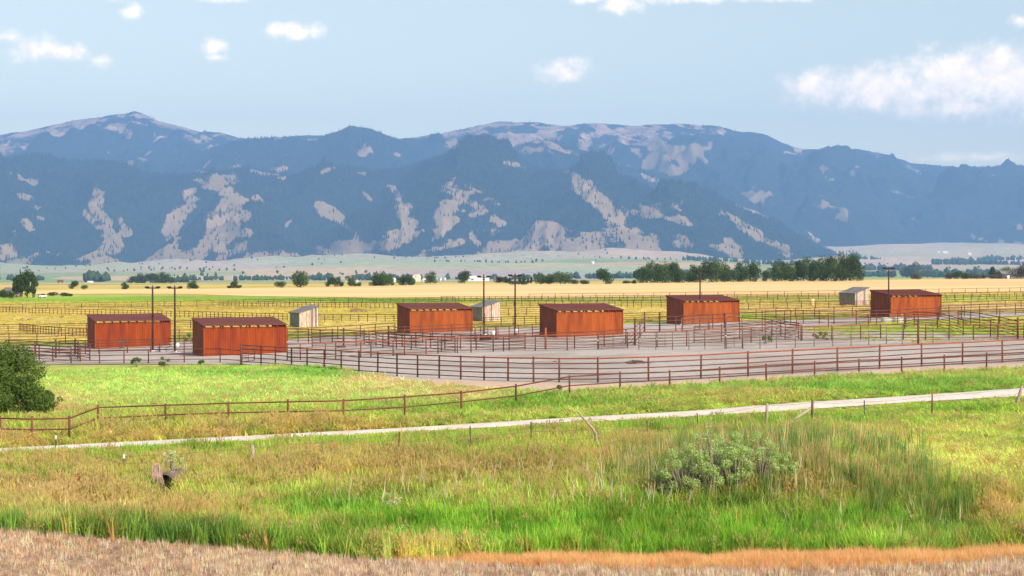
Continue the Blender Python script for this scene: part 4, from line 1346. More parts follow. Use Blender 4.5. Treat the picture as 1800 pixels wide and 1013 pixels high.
pipe_fence("four-rail pasture fence left of the fourth rust shed", [(830, 557), (886, 555.5), (910, 555), (938, 554.5), (975, 554), (1020, 553)], 1.05, 4, step=2.6, rr=.03)
pipe_fence("rail fence at the gravel edge between the middle light poles", [(829, 575), (852, 574), (881, 572.5), (902, 572), (922, 571.5), (942, 571), (975, 570), (1090, 566), (1133, 565), (1180, 563)], 1.0, 4)
pipe_fence("pen fence behind the middle light poles on the gravel", [(835, 600), (845, 599), (872, 598), (895, 597), (911, 596), (936, 594), (960, 592)], 1.3, 5)
pipe_fence("back row of pens right of the nearest shed", [(504, 602), (524, 603), (542, 603), (563, 603.5), (584, 604), (604, 605), (640, 606), (661, 609), (673, 613), (697, 614), (723, 616), (776, 619), (800, 621)], 1.32, 5)
pipe_fence("middle row of pens between the second and third sheds", [(549, 612), (604, 611), (626, 610), (649, 607), (683, 606), (743, 603.5), (794, 601), (835, 600)], 1.32, 5)
pipe_fence("pen row crossing before the third shed", [(683, 608), (707, 610), (731, 611), (757, 612), (782, 614), (809.5, 615.5), (837, 616), (867, 617), (923, 616)], 1.3, 5)
pipe_fence("gravel-edge fence before the pasture, left of the third shed", [(505, 600), (560, 597), (605, 595), (626, 594), (668, 590), (694, 588.5)], 1.25, 4, step=3.0)
pipe_fence("rail fence passing low across the face of the third shed", [(694, 600), (711, 599), (760, 597), (794, 595.5), (828, 593.5), (850, 592)], 1.35, 4, rr=.026)
pipe_fence("rail fence passing low across the face of the fourth shed", [(895, 617), (923, 615.5), (959, 614.5), (1010, 614), (1062, 610.5), (1100, 607), (1116, 606)], 1.4, 5, rr=.026)
pipe_fence("tall-posted lane fence between the fourth and fifth sheds", [(1116, 607), (1125, 595), (1133, 584), (1159, 584), (1200, 582), (1245, 580), (1275, 578)], 1.5, 4)
pipe_fence("rail fence passing low across the face of the fifth shed", [(1160, 584), (1188, 583), (1230, 580), (1253, 579), (1273, 578), (1300, 576), (1340, 574), (1390, 571)], 1.55, 4, rr=.026)
pipe_fence("weedy cross pens right of the fifth shed", [(1220, 604), (1268, 601), (1300, 598), (1345, 594), (1372, 592), (1404, 597)], 1.45, 6, pr=.045, rr=.026)
pipe_fence("slanting pen fence behind the weedy cross pens", [(1300, 584), (1340, 586), (1357, 590), (1380, 598), (1410, 600)], 1.4, 5, pr=.045, rr=.026)
pipe_fence("five-rail pasture fence right of the fifth shed", [(1296, 561), (1329, 560.5), (1364, 559.5), (1398, 559), (1432, 558.5), (1466, 557.5), (1498, 556.5), (1535, 556)], 1.15, 5, rr=.03)
pipe_fence("pasture fence below the right grey shed", [(1296, 546), (1333, 544.5), (1375, 543.5), (1420, 543), (1443, 542.5), (1486, 541.5), (1530, 541)], .95, 4, step=1.9, rr=.03)
pipe_fence("thin fence above the yellow barrel", [(1290, 534), (1333, 533.2), (1400, 532), (1475, 531)], .9, 3, step=2.1, pr=.05, rr=.028, mat=M_FARPIPE)
pipe_fence("lane fence on the gravel before the right grey shed", [(1345, 571), (1379, 571), (1412, 570), (1440, 570), (1466, 571), (1505, 570), (1530, 568)], 1.45, 5, rr=.028)
pipe_fence("rail fence passing low across the face of the right-most shed", [(1505, 572), (1541, 571), (1578, 569), (1614, 567), (1650, 565), (1690, 563)], 1.45, 5, rr=.026)
pipe_fence("far fence in the strip of green right of the right-most shed", [(1650, 530), (1700, 529), (1750, 528), (1850, 526)], .9, 3, step=1.5, pr=.05, rr=.03, mat=M_FARPIPE)
pipe_fence("upper far fence right of the right-most shed", [(1645, 525), (1700, 524), (1780, 522.5), (1870, 521)], .9, 2, step=1.9, pr=.05, rr=.03, mat=M_FARPIPE)
pipe_fence("widely posted fence behind the right-most shed's pasture", [(1650, 544.5), (1707, 543), (1737, 542), (1767, 541), (1795, 540.5), (1860, 539)], .95, 3, rr=.03)
pipe_fence("fence along the gravel drive right of the right-most shed", [(1652, 558.5), (1668, 558), (1695, 557), (1722, 556), (1752, 555), (1785, 554), (1850, 551)], 1.3, 5, rr=.03)
pipe_fence("pens on the green behind the arena at right", [(1590, 579), (1607, 574), (1648, 578), (1669, 583), (1693, 592), (1741, 593), (1790, 594), (1850, 592)], 1.5, 6, rr=.028)
pipe_fence("cross fence from the drive to the arena at far right", [(1684, 572), (1722, 577), (1755, 585), (1789, 595)], 1.45, 5, rr=.028)
pipe_fence("back fence of the green paddock behind the arena", [(1400, 580), (1432, 578), (1477, 577), (1521, 576), (1590, 574), (1648, 571.5), (1721, 569), (1785, 566), (1850, 563)], 1.35, 4, step=4.0, rr=.026)
pipe_fence("light panel fence standing on feet along the back of the arena at right", [(1306, 614.5), (1336, 614.5), (1365, 614), (1398, 612.5), (1431, 611), (1464, 610), (1496, 609), (1527, 607.5), (1558, 606), (1586, 606), (1614, 606), (1640, 604.5)], 1.6, 6, pr=.032, rr=.02, top=.022, mat=M_PIPEGREY, low=.35, name="panel_fence")
pipe_fence("light panel fence on feet in the middle of the arena back", [(1123, 616), (1153, 616.5), (1182, 616.5), (1211, 616), (1239, 615.5), (1274, 615)], 1.45, 6, pr=.032, rr=.02, top=.022, mat=M_PIPEGREY, low=.35, name="panel_fence")

# stout free-standing gate posts
for (px, py, h, lab) in [(959, 615.5, 1.85, "stout orange gate post before the left edge of the fourth shed"), (1116, 608.5, 2.35, "tall rusty gate post right of the fourth shed"), (1133, 584, 2.0, "tall thin gate post beyond the fourth shed"),
                         (1159.5, 585, 2.0, "tall rusty gate post left of the fifth shed"), (604, 611.5, 1.75, "stout gate post in the pens right of the nearest shed"), (683, 608, 1.8, "stout gate post left of the third shed"),
                         (424, 642, 1.62, "thick corner post at the left end of the arena front"), (98, 630, 1.6, "tall gate post in the middle of the far left pens"), (132, 624, 1.3, "dark gate post at the right of the far left pens"),
                         (62, 627.5, 1.3, "left gate post of the far left pens"), (1614, 606, 1.9, "thick dark gate post behind the arena below the right-most shed"), (1789, 597, 1.8, "tall gate post at the far right behind the arena")]:
    p = spot(px, py)
    o = thing("gate_post", lab, "post", p)
    MB().tube([(0, 0, -.2), (0, 0, h * .5), (0, 0, h)], .085, 8).build("shaft", M_PIPERED if "orange" in lab else M_PIPE, o, True)
    MB().tube([(0, 0, h), (0, 0, h + .04), (0, 0, h + .055)], [.095, .09, .03], 8).build("cap", M_PIPE, o)
    for z in (.45, h * .72):
        MB().tube([(.07, 0, z - .05), (.13, 0, z), (.07, 0, z + .05)], .018, 5).build("hinge", M_PIPE, o)


def pen_gate(pa, pb, h, label, mat, arch=0):
    a, b = spot(*pa), spot(*pb)
    o = thing("pen_gate", label, "gate", a)
    d = b - a
    if arch:
        side = [Vector((0, 0, 0)), Vector((0, 0, h)), d * .06 + Vector((0, 0, h + arch * .75)), d * .2 + Vector((0, 0, h + arch)), d * .8 + Vector((0, 0, h + arch)), d * .94 + Vector((0, 0, h + arch * .75)), d + Vector((0, 0, h)), d]
        MB().tube(side, .04, 6).build("arched_frame", mat, o, True)
    for t in (0.02, .98):
        MB().tube([d * t + Vector((0, 0, .15)), d * t + Vector((0, 0, h))], .035, 6).build("upright", mat, o, True)
    MB().tube([d * .5 + Vector((0, 0, .15)), d * .5 + Vector((0, 0, h))], .022, 6).build("upright", mat, o, True)
    for k in range(6):
        z = .17 + (h - .19) * k / 5
        MB().tube([d * .02 + Vector((0, 0, z)), d * .98 + Vector((0, 0, z))], .024, 6).build("bar", mat, o, True)
    MB().box(-.05, .05, -.05, .05, h * .55, h * .55 + .1).build("latch", M_GALV, o)
    return o


pen_gate((1155, 613), (1183, 612.5), 1.4, "grey tubular gate in the arena back, right of the fourth shed", M_PIPEGREY)
pen_gate((1051, 616), (1104, 613.5), 1.4, "long rusty gate in the arena back below the fourth shed", M_PIPE)
pen_gate((1276, 614.5), (1305, 614), 1.9, "arched dark gate frame on the arena back, right of the fifth shed", M_PIPEGREY, .75)
pen_gate((846, 600), (858, 598), 1.35, "left dark loading gate at the foot of the middle light poles", M_PIPEGREY)
pen_gate((871, 598), (876, 597), 1.4, "right dark loading gate at the foot of the middle light poles", M_PIPEGREY)
pen_gate((425, 640), (448, 637), 1.35, "short gate beside the thick arena corner post", M_PIPE)
pen_gate((1197, 586), (1248, 583), 1.5, "wide gate in front of the fifth shed and its pole", M_PIPEGREY)

# ------------------------------------------------------------------ barbed wire fence along the lane
def wire_fence():
    c = spot(701, 815)
    o = thing("wire_fence", "old barbed wire fence on mixed stakes and posts below the lane", "fence", c)
    L = [(97, 812, 1.05, "t"), (218, 848, 1.0, "t"), (445, 838, 1.15, "w"), (701, 815, 1.2, "r"), (827, 800, 1.15, "t"), (934, 792, 1.15, "t"), (1047, 797, 0, "bent"), (1138, 790, 1.15, "t"), (1227, 776, 1.15, "t"), (1347, 756, 1.15, "w"),
         (1427, 757, 1.30, "d"), (1519, 748, 1.1, "t"), (1638, 738, 1.15, "r"), (1790, 716, 0, "crook"), (1930, 700, 1.1, "t")]
    tops = []
    for (px, py, h, k) in L:
        p = spot(px, py) - c
        if k == "t":
            b = MB().box(-.024, .024, -.006, .006, -.2, h).box(-.006, .006, .0062, .04, -.2, h)
            q = b.build("stake", M_TPOST, o); q.location = p; q.rotation_euler = (random.gauss(0, .03), random.gauss(0, .03), random.uniform(-.5, .5))
            if px < 300:
                MB().box(-.027, .027, -.009, .043, h - .14, h + .004).build("painted_tip", M_WHITE, q)
        elif k == "bent":
            h = 1.45
            s = 1 / ppm(p + c)
            q = MB().tube([(.05, 0, -.2), (.04, 0, .35), (.0, 0, .75), (-.10, .02, .95), (-.40, .04, 1.28), (-.70, .05, 1.62)], [.075, .07, .06, .055, .045, .03], 7).build("bent_post", M_WOODPOST, o, True)
            q.location = p; q["label"] = "crooked grey post bent sharply to the left"
        elif k == "crook":
            h = 1.0
            q = MB().tube([(-.08, 0, -.2), (-.05, 0, .3), (.05, 0, .55), (.10, 0, .8), (.22, 0, 1.05)], [.10, .09, .08, .07, .035], 7).build("crooked_post", M_WOODPOST, o, True)
            q.location = p; q["label"] = "split pale post leaning at the right edge"
        else:
            r0 = {"w": .065, "r": .035, "d": .06}[k]
            m = {"w": M_WOODPOST, "r": M_PIPE, "d": M_DARKPOST}[k]
            q = MB().tube([(0, 0, -.2), (.01, 0, h * .5), (random.gauss(0, .03), 0, h)], [r0, r0, r0 * .9], 8).build("wood_post" if k != "r" else "stake", m, o, True)
            q.location = p
        tops.append((p, h))
    a = spot(1425, 757) - c; b2 = spot(1378, 760) - c
    MB().tube([b2 + Vector((0, 0, .25)), a + Vector((0, 0, .95))], [.075, .06], 7).build("brace", M_WOODPOST, o, True)
    e = spot(1374, 760) - c
    MB().tube([e, e + Vector((-.12, 0, .75))], [.03, .02], 6).build("broken_stick", M_WOODPOST, o, True)
    for k in (.92, .66, .4):
        pts = []
        for (p, h), (p2, h2) in zip(tops, tops[1:]):
            pts.append(p + Vector((0, 0, h * k)))
            pts.append((p + p2) * .5 + Vector((0, 0, (h + h2) * .5 * k - .04)))
        pts.append(tops[-1][0] + Vector((0, 0, tops[-1][1] * k)))
        MB().tube(pts, .006, 4).build("wire", M_WIRE, o, True)


wire_fence()

# ------------------------------------------------------------------ yard clutter
def trough(px, py, L, W, H, label, mat):
    p = spot(px, py)
    o = thing("water_trough", label, "trough", p, R(10))
    n = 12
    out_, inn = [], []
    for k in range(n * 2):
        a = math.pi * (k / (n - 1) if k < n else (k - n) / (n - 1) + 1) - math.pi / 2
        cx = (L / 2 - W / 2) * (1 if k < n else -1)
        out_.append((cx + W / 2 * math.cos(a), W / 2 * math.sin(a))); inn.append((cx + (W / 2 - .04) * math.cos(a), (W / 2 - .04) * math.sin(a)))
    m = len(out_)
    v = [(x, y, 0) for x, y in out_] + [(x, y, H) for x, y in out_] + [(x, y, H) for x, y in inn] + [(x, y, .05) for x, y in inn]
    f = []
    for r_ in range(3):
        for k in range(m):
            f.append((r_ * m + k, r_ * m + (k + 1) % m, (r_ + 1) * m + (k + 1) % m, (r_ + 1) * m + k))
    MB().add(v, f).build("tank", mat, o)
    MB().add([(x, y, H - .1) for x, y in inn], [tuple(range(m))]).build("water", M_WATER, o)
    MB().tube([(x, y, H) for x, y in out_ + out_[:1]], .022, 5).build("rim", mat, o, True)
    MB().tube([(L / 2 - .1, 0, H - .05), (L / 2 - .1, 0, H + .3), (L / 2 - .3, 0, H + .3)], .025, 5).build("fill_pipe", M_GALV, o, True)
    return o


trough(290, 619, 1.3, .65, .5, "oval metal water trough between the two left light poles", M_GALV)
trough(853, 599.5, 1.1, .7, .5, "dark water trough at the foot of the left middle light pole", M_BLACK)
trough(1558, 567, 1.2, .7, .5, "round-ended pale trough under the right-most light pole", M_GALV)
trough(1579, 566.5, 1.1, .7, .5, "second pale trough in front of the right-most shed", M_GALV)


def hydrant(px, py, label):
    p = spot(px, py)
    o = thing("water_hydrant", label, "hydrant", p)
    MB().tube([(0, 0, 0), (0, 0, .06)], .35, 12).build("pad", M_CONC, o)
    MB().tube([(0, 0, .05), (0, 0, .75)], .045, 7).build("pipe", M_GALV, o, True)
    MB().tube([(0, 0, .45), (0, 0, .6), (0, 0, .8), (0, 0, .9)], [.08, .17, .17, .06], 9).build("head", M_WHITE, o, True)
    MB().tube([(0, -.05, .85), (0, -.35, .95)], .02, 5).build("handle", M_GALV, o, True)


hydrant(312, 620.5, "white-headed yard hydrant at the foot of the second light pole")
hydrant(867, 598.5, "white yard hydrant between the dark loading gates")
hydrant(908, 594, "white yard hydrant at the foot of the right middle light pole")


def brush_pile(name, px, py, L, W, H, label, cat, mat, n, seed, rz=0):
    p = spot(px, py)
    r = random.Random(seed)
    o = thing(name, label, cat, p, rz)
    b = MB()
    for _ in range(n):
        x = r.gauss(0, L * .24); y = r.gauss(0, W * .24)
        zt = H * max(.1, 1 - (2 * abs(x) / L) ** 2) * r.uniform(.3, 1.0)
        a = r.uniform(0, 6.28); l_ = r.uniform(.15, .5) * min(L, 2)
        b.tube([(x, y, 0.02), (x + math.cos(a) * l_ * .4, y + math.sin(a) * l_ * .3, zt), (x + math.cos(a) * l_, y + math.sin(a) * l_ * .6, zt * r.uniform(.2, .9))], [.03, .025, .008], 4)
    b.build("tangle", mat, o)
    b = MB()
    m = 14
    v = [(0, 0, H * .55)] + [(L * .42 * math.cos(k * 6.2832 / m) * r.uniform(.8, 1.15), W * .42 * math.sin(k * 6.2832 / m) * r.uniform(.8, 1.15), 0.01) for k in range(m)]
    v += [(x * .55, y * .55, H * r.uniform(.35, .6)) for (x, y, _) in v[1:]]
    f = [(1 + k, 1 + (k + 1) % m, 1 + m + (k + 1) % m, 1 + m + k) for k in range(m)] + [(1 + m + k, 1 + m + (k + 1) % m, 0) for k in range(m)]
    b.add(v, f).build("core", mat, o)
    return o


brush_pile("chain_harrow", 1119, 640, 1.5, .9, .28, "dark tangled drag harrow lying on the arena gravel", "harrow", M_DEBRIS, 60, 3)
brush_pile("weed_heap", 628, 549, 3.2, 1.4, .75, "heap of dry tumbleweeds on the yellow pasture", "heap", M_TUMBLE, 90, 5)
for (px, py, lab, sd) in [(39, 562, "left clump of dark thistle in the yellow pasture at far left", 1), (53, 562.5, "right clump of dark thistle in the yellow pasture at far left", 2), (110, 559, "wispy thistle clump left of the left-most shed", 3)]:
    brush_pile("thistle_clump", px, py, .9, .5, .3, lab, "weed", M_TUMBLE, 22, sd)
p = spot(955, 638)
o = thing("iron_bar", "dark iron bar lying on the arena gravel", "bar", p, R(-4))
MB().tube([(-.9, 0, .04), (.5, 0, .05), (.95, 0, .05)], .035, 6).build("shaft", M_DEBRIS, o, True)
MB().tube([(.7, 0, .05), (.85, .08, .09), (1.05, -.05, .05)], .05, 6).build("hook", M_DEBRIS, o, True)
p = spot(600, 612)
o = thing("salt_feeder", "low dark mineral feeder in the pens right of the nearest shed", "feeder", p, R(20))
MB().box(-.4, .4, -.2, .2, .08, .22).build("tray", M_DEBRIS, o)
for s in (-.3, .3):
    MB().box(s - .04, s + .04, -.15, .15, 0, .08).build("foot", M_DEBRIS, o)
p = spot(1427.5, 537)
o = thing("plastic_barrel", "faded yellow barrel standing in the straw pasture left of a grey shed", "barrel", p)
MB().tube([(0, 0, 0), (0, 0, .08), (0, 0, .5), (0, 0, .92), (0, 0, .98)], [.30, .33, .36, .33, .28], 12).build("drum", M_YELLOW, o, True)
for z in (.3, .68):
    MB().tube([(.36 * math.cos(k * .5236), .36 * math.sin(k * .5236), z) for k in range(13)], .02, 5).build("hoop", M_YELLOW, o, True)
p = spot(213, 613.5)
o = thing("shed_vent", "dark feeder bracket leaning on the left-most shed's face", "bracket", p, SHED_RZ)
MB().box(-.35, .35, -.16, -.06, .55, .80).build("plate", M_DEBRIS, o)
MB().box(-.2, .2, -.16, -.06, .05, .25).build("foot", M_DEBRIS, o)
MB().box(-.05, .05, -.14, -.08, .25, .55).build("stem", M_DEBRIS, o)

# culvert under the left bank
p = spot(290, 866)
o = thing("culvert_pipe", "rusty culvert mouth with bleached straw under flowering weeds at lower left", "culvert", p, R(-12))
b = MB(); n = 20; v, f = [], []
for j, y in enumerate(np.linspace(0, 1.4, 15)):
    for (rr_) in (.36 + .02 * (j % 2), .32 + .02 * (j % 2)):
        v += [(rr_ * math.cos(k * 2 * math.pi / n), y, .30 + rr_ * math.sin(k * 2 * math.pi / n)) for k in range(n)]
for j in range(14):
    for s in range(2):
        for k in range(n):
            a = (j * 2 + s) * n; c2 = ((j + 1) * 2 + s) * n
            f.append((a + k, a + (k + 1) % n, c2 + (k + 1) % n, c2 + k))
for k in range(n):
    f.append((k, (k + 1) % n, n + (k + 1) % n, n + k))
b.add(v, f).build("barrel", M_PIPEGREY, o, True)
MB().tube([(.33 * math.cos(k * .4488), -.01, .30 + .33 * math.sin(k * .4488)) for k in range(15)], .025, 5).build("lip", M_PIPEGREY, o, True)
MB().tube([(0, 1.35, .30), (0, 1.42, .30)], .34, 16).build("dark_end", M_BLACK, o)
b = MB(); r_ = random.Random(4)
for _ in range(60):
    x = r_.gauss(-.28, .08); l_ = r_.uniform(.5, .95)
    b.tube([(x - .05, .15 + r_.gauss(0, .05), .85 + r_.gauss(0, .06)), (x + r_.gauss(.05, .05), -.10, .6), (x + r_.gauss(.15, .06), -.20 + r_.gauss(0, .04), .85 - l_ * .7)], [.012, .01, .004], 3)
b.build("straw_bundle", M_PINKPLANK, o)

# ------------------------------------------------------------------ farm buildings
def gable_house(name, label, cat, p, rz, L, W, wall, roofh, wm, rm, trim=None, windows=(), door=None, eave=.3):
    """ridge along local x; gables at +-L/2"""
    o = thing(name, label, cat, p, rz)
    v = [(-L / 2, -W / 2, -.3), (L / 2, -W / 2, -.3), (L / 2, W / 2, -.3), (-L / 2, W / 2, -.3), (-L / 2, -W / 2, wall), (L / 2, -W / 2, wall), (L / 2, W / 2, wall), (-L / 2, W / 2, wall), (-L / 2, 0, wall + roofh), (L / 2, 0, wall + roofh)]
    f = [(0, 1, 5, 4), (2, 3, 7, 6), (1, 2, 6, 9, 5), (3, 0, 4, 8, 7), (0, 3, 2, 1)]
    MB().add(v, f).build("wall", wm, o)
    sl = roofh / (W / 2)
    for s in (-1, 1):
        y0, y1 = s * (W / 2 + eave), 0
        z0, z1 = wall - eave * sl + .03, wall + roofh + .03
        x0, x1 = -L / 2 - eave, L / 2 + eave
        vv = [(x0, y0, z0), (x1, y0, z0), (x1, y1, z1), (x0, y1, z1)]
        MB().hexa([(a, b_, c_) for a, b_, c_ in vv] + [(a, b_, c_ + .14) for a, b_, c_ in vv]).build("roof_slope", rm, o)
        if trim:
            for x in (x0, x1):
                MB().tube([(x, y0, z0 + .02), (x, y1, z1 + .02)], .11, 4).build("bargeboard", trim, o)
    for (face, a, z, w, h) in windows:
        if face == "g":
            fr = MB().box(L / 2, L / 2 + .07, a - w / 2 - .1, a + w / 2 + .1, z - .1, z + h + .1).build("window", trim or M_WHITE, o)
            MB().box(L / 2 + .07, L / 2 + .09, a - w / 2, a + w / 2, z, z + h).build("pane", M_GLASS, fr)
        else:
            fr = MB().box(a - w / 2 - .1, a + w / 2 + .1, -W / 2 - .07, -W / 2, z - .1, z + h + .1).build("window", trim or M_WHITE, o)
            MB().box(a - w / 2, a + w / 2, -W / 2 - .09, -W / 2 - .07, z, z + h).build("pane", M_GLASS, fr)
    if door:
        face, a, w, h = door
        if face == "g":
            d = MB().box(L / 2, L / 2 + .08, a - w / 2, a + w / 2, 0, h).build("door", trim or M_WHITE, o)
        else:
            d = MB().box(a - w / 2, a + w / 2, -W / 2 - .08, -W / 2, 0, h).build("door", trim or M_WHITE, o)
    return o


p = spot(22, 523); p.y += 10; p.x = (20 - 900) / FOC * p.y; p.z = float(land(p.x, p.y))
gable_house("farmhouse", "grey-roofed house with a dark red white-trimmed gable at far left", "house", p, R(-38), 5.2, 3.3, 1.15, 1.15, M_REDWALL, M_SHINGLE, M_WHITE, [("g", .2, .5, .45, .5), ("f", -1.2, .4, .5, .5), ("f", .9, .4, .5, .5)], ("g", -.8, .5, .9), .25)
p = spot(74, 523.5)
o = thing("pickup_truck", "white and black pickup parked right of the tall poplars", "truck", p, R(40))
MB().box(-1.0, 1.0, -.42, .42, .22, .62).build("body", M_WHITE, o)
MB().hexa([(-.1, -.40, .62), (.75, -.40, .62), (.75, .40, .62), (-.1, .40, .62), (.05, -.34, 1.0), (.60, -.34, 1.0), (.60, .34, 1.0), (.05, .34, 1.0)]).build("cab", M_BLACK, o)
MB().box(-.95, -.15, -.38, .38, .62, .80).build("cargo", M_BLACK, o)
for x in (-.62, .62):
    for y in (-.42, .42):
        w = MB().tube([(x, y - .06, .2), (x, y + .06, .2)], .2, 12).build("wheel", M_BLACK, o)
        MB().tube([(x, y - .065, .2), (x, y + .065, .2)], .1, 10).build("rim", M_GALV, w)
MB().box(1.0, 1.03, -.38, .38, .3, .42).build("bumper", M_GALV, o)
for y in (-.3, .3):
    MB().box(1.0, 1.025, y - .07, y + .07, .46, .56).build("headlight", M_GALV, o)

FB = 2300.0


def far_house(px, w, h, rz, label, wm, rm, name="farm_building", cat="building", L=None, Y=FB, win=True):
    p = far_spot(px, Y)
    k = ppm(p)
    W = w / k; H = h / k
    ws = [("f", -W * .28, H * .2, W * .12, H * .25), ("f", W * .25, H * .2, W * .12, H * .25)] if win else []
    return gable_house(name, label, cat, p, rz, W, (L or W * .7), H * .62, H * .38, wm, rm, None, ws, ("f", 0, W * .12, H * .35), .4)


far_house(612, 9, 7, R(14), "small yellow farmhouse behind the upright tree", M_CREAM, M_SHINGLE, "farmhouse", "house")
far_house(625, 8, 6, R(-10), "small lilac-roofed house right of the yellow farmhouse", M_WHITE, M_RUSTROOF, "farmhouse", "house", Y=2400)
far_house(692, 7, 7, R(60), "tiny white gabled house right of the big farmstead clump", M_WHITE, M_WHITE, "farmhouse", "house")
far_house(749, 12, 5, R(8), "low white shed left of the round leafy tree", M_WHITE, M_WHITE, "farm_shed", "shed")
far_house(840, 38, 9, R(6), "long white metal building left of the middle light pole", M_WHITE, M_WHITE, "machine_hall", "building", L=18)
far_house(871, 5, 6, R(30), "tiny cream house left of the purple-leaved tree", M_CREAM, M_SHINGLE, "farmhouse", "house")
far_house(159, 9, 3, R(5), "small white roofed shed in front of the left far trees", M_WHITE, M_WHITE, "farm_shed", "shed", Y=2100)
far_house(106, 9, 5, R(20), "small brown barn left of the lone tree at far left", M_RUSTDARK, M_RUSTROOF, "farm_barn", "barn", Y=1900)
far_house(1216, 4, 4, R(20), "tiny white shed under the grove behind the right light pole", M_WHITE, M_WHITE, "farm_shed", "shed", Y=spot(1216, 495).y - 12, L=2)
far_house(1661, 10, 4, R(4), "white house row on the far bench, right", M_WHITE, M_WHITE, "far_house", "house", Y=8800, L=20)
far_house(1704, 6, 4, R(4), "lone white house on the far bench at right", M_WHITE, M_WHITE, "far_house", "house", Y=8800, L=14)
far_house(1650, 4, 3, R(4), "tiny white shed left of the white house row on the bench", M_WHITE, M_WHITE, "far_house", "house", Y=8800, L=9)
far_house(1042, 5, 4, R(20), "white dot of a house on the green foothill, centre right", M_WHITE, M_WHITE, "far_house", "house", Y=5200, L=8)
far_house(1346, 8, 5, R(20), "white farm sheds glimpsed left of the tallest grove", M_WHITE, M_WHITE, "far_house", "house", Y=3600, L=9)
# round-roofed cream barn
p = far_spot(731, FB); k = ppm(p); w = 12.5 / k; h = 13.0 / k
o = thing("round_roof_barn", "cream barn with a rounded gambrel roof in the farmstead", "barn", p, R(-6))
prof = [(-w / 2, -.5), (-w / 2, h * .5), (-w * .44, h * .72), (-w * .28, h * .92), (0, h), (w * .28, h * .92), (w * .44, h * .72), (w / 2, h * .5), (w / 2, -.5)]
m_ = len(prof)
MB().add([(x, 0, z) for x, z in prof] + [(x, w * 1.4, z) for x, z in prof], [tuple(range(m_)), tuple(range(2 * m_ - 1, m_ - 1, -1)), (0, m_, m_ + 1, 1), (m_ - 2, 2 * m_ - 2, 2 * m_ - 1, m_ - 1)]).build("wall", M_CREAM, o)
v = [(x * 1.05, -.3, z + .15) for x, z in prof[1:-1]] + [(x * 1.05, w * 1.4 + .3, z + .15) for x, z in prof[1:-1]]
q = m_ - 2
MB().add(v, [(i, i + 1, q + i + 1, q + i) for i in range(q - 1)]).build("roof", M_CREAM, o, True)
MB().box(-w * .14, w * .14, -.2, -.05, 0, h * .34).build("door", M_WHITE, o)
MB().box(-w * .06, w * .06, -.2, -.05, h * .62, h * .76).build("loft_window", M_GLASS, o)
for i, (px, lab) in enumerate([(767.5, "left-most of the three silver grain bins"), (774.5, "middle one of the three silver grain bins"), (782, "right-most of the three silver grain bins")]):
    p = far_spot(px, FB); k = ppm(p)
    r0 = 2.6 / k; h = 8.0 / k
    o = thing("grain_bin", lab, "grain bin", p, 0, "silver grain bins")
    MB().tube([(0, 0, -.5), (0, 0, h * .8)], r0, 14).build("drum", M_GALV, o, True)
    MB().tube([(0, 0, h * .8), (0, 0, h * .97), (0, 0, h)], [r0 * 1.04, r0 * .25, r0 * .2], 14).build("cone_roof", M_GALV, o)
    MB().box(-.4, .4, -r0 - .1, -r0 + .1, 0, 2).build("hatch", M_WHITE, o)
p = spot(1772, 490); k = ppm(p)
gable_house("old_barn", "old dark wooden barn beside the dusky bush at far right", "barn", p, R(-155 + 180 - 6), 36 / k, 18 / k, 8.0 / k, 5.5 / k, M_BARNWOOD, M_GREYROOF, None, [("f", 2 / k, 2 / k, 3 / k, 3 / k)], ("f", -6 / k, 5 / k, 6 / k), .3)

# ------------------------------------------------------------------ bushes of the foreground
def leaf_bush(name, px, py, w_m, h_m, label, cat, mat, n, card, seed, lobes=16, stems=9, flowers=0, rk=(.13, .24)):
    p = spot(px, py)
    o = thing(name, label, cat, p)
    r = np.random.default_rng(seed)
    cs, rs = [], []
    for i in range(lobes):
        a = r.uniform(0, 6.28); q = math.sqrt(r.uniform(0, 1)) * w_m * .40
        zz = h_m * (r.uniform(.08, .95)) * (1 - .5 * (q / (w_m * .5)) ** 2)
        rad = min(w_m, h_m) * r.uniform(*rk)
        cs.append((q * math.cos(a), q * math.sin(a) * .8, zz)); rs.append((rad, rad, rad * .9))
    cs, rs = np.array(cs), np.array(rs)
    V, F, dry = leaf_cards(n, cs, rs, card, seed + 1)
    V[:, 2] = np.maximum(V[:, 2], .01)
    me = np_mesh("foliage", V, F, mat); float_attr(me, "dry", dry)
    link("foliage", me, o)
    b = MB()
    for i in range(min(stems, lobes)):
        c = cs[i]
        b.tube([(c[0] * .15, c[1] * .15, -.05), (c[0] * .55, c[1] * .55, c[2] * .55), tuple(c)], [.02 * h_m, .013 * h_m, .005], 5)
    b.build("stems", M_BARK, o, True)
    if flowers:
        b = MB()
        for i in range(flowers):
            c = cs[r.integers(len(cs))]; rad = rs[0][0]
            d = r.normal(size=3); d[2] = abs(d[2]) + .4; d /= np.linalg.norm(d)
            q = c + d * rad * r.uniform(.9, 1.25)
            for _ in range(4):
                e = q + r.normal(size=3) * (.05, .05, .02)
                s = .011
                b.add([(e[0] - s, e[1], e[2]), (e[0], e[1] - s, e[2] - .006), (e[0] + s, e[1], e[2]), (e[0], e[1] + s, e[2] + .006)], [(0, 1, 2, 3)])
        b.build("blossom", M_FLOWER, o)
    return o


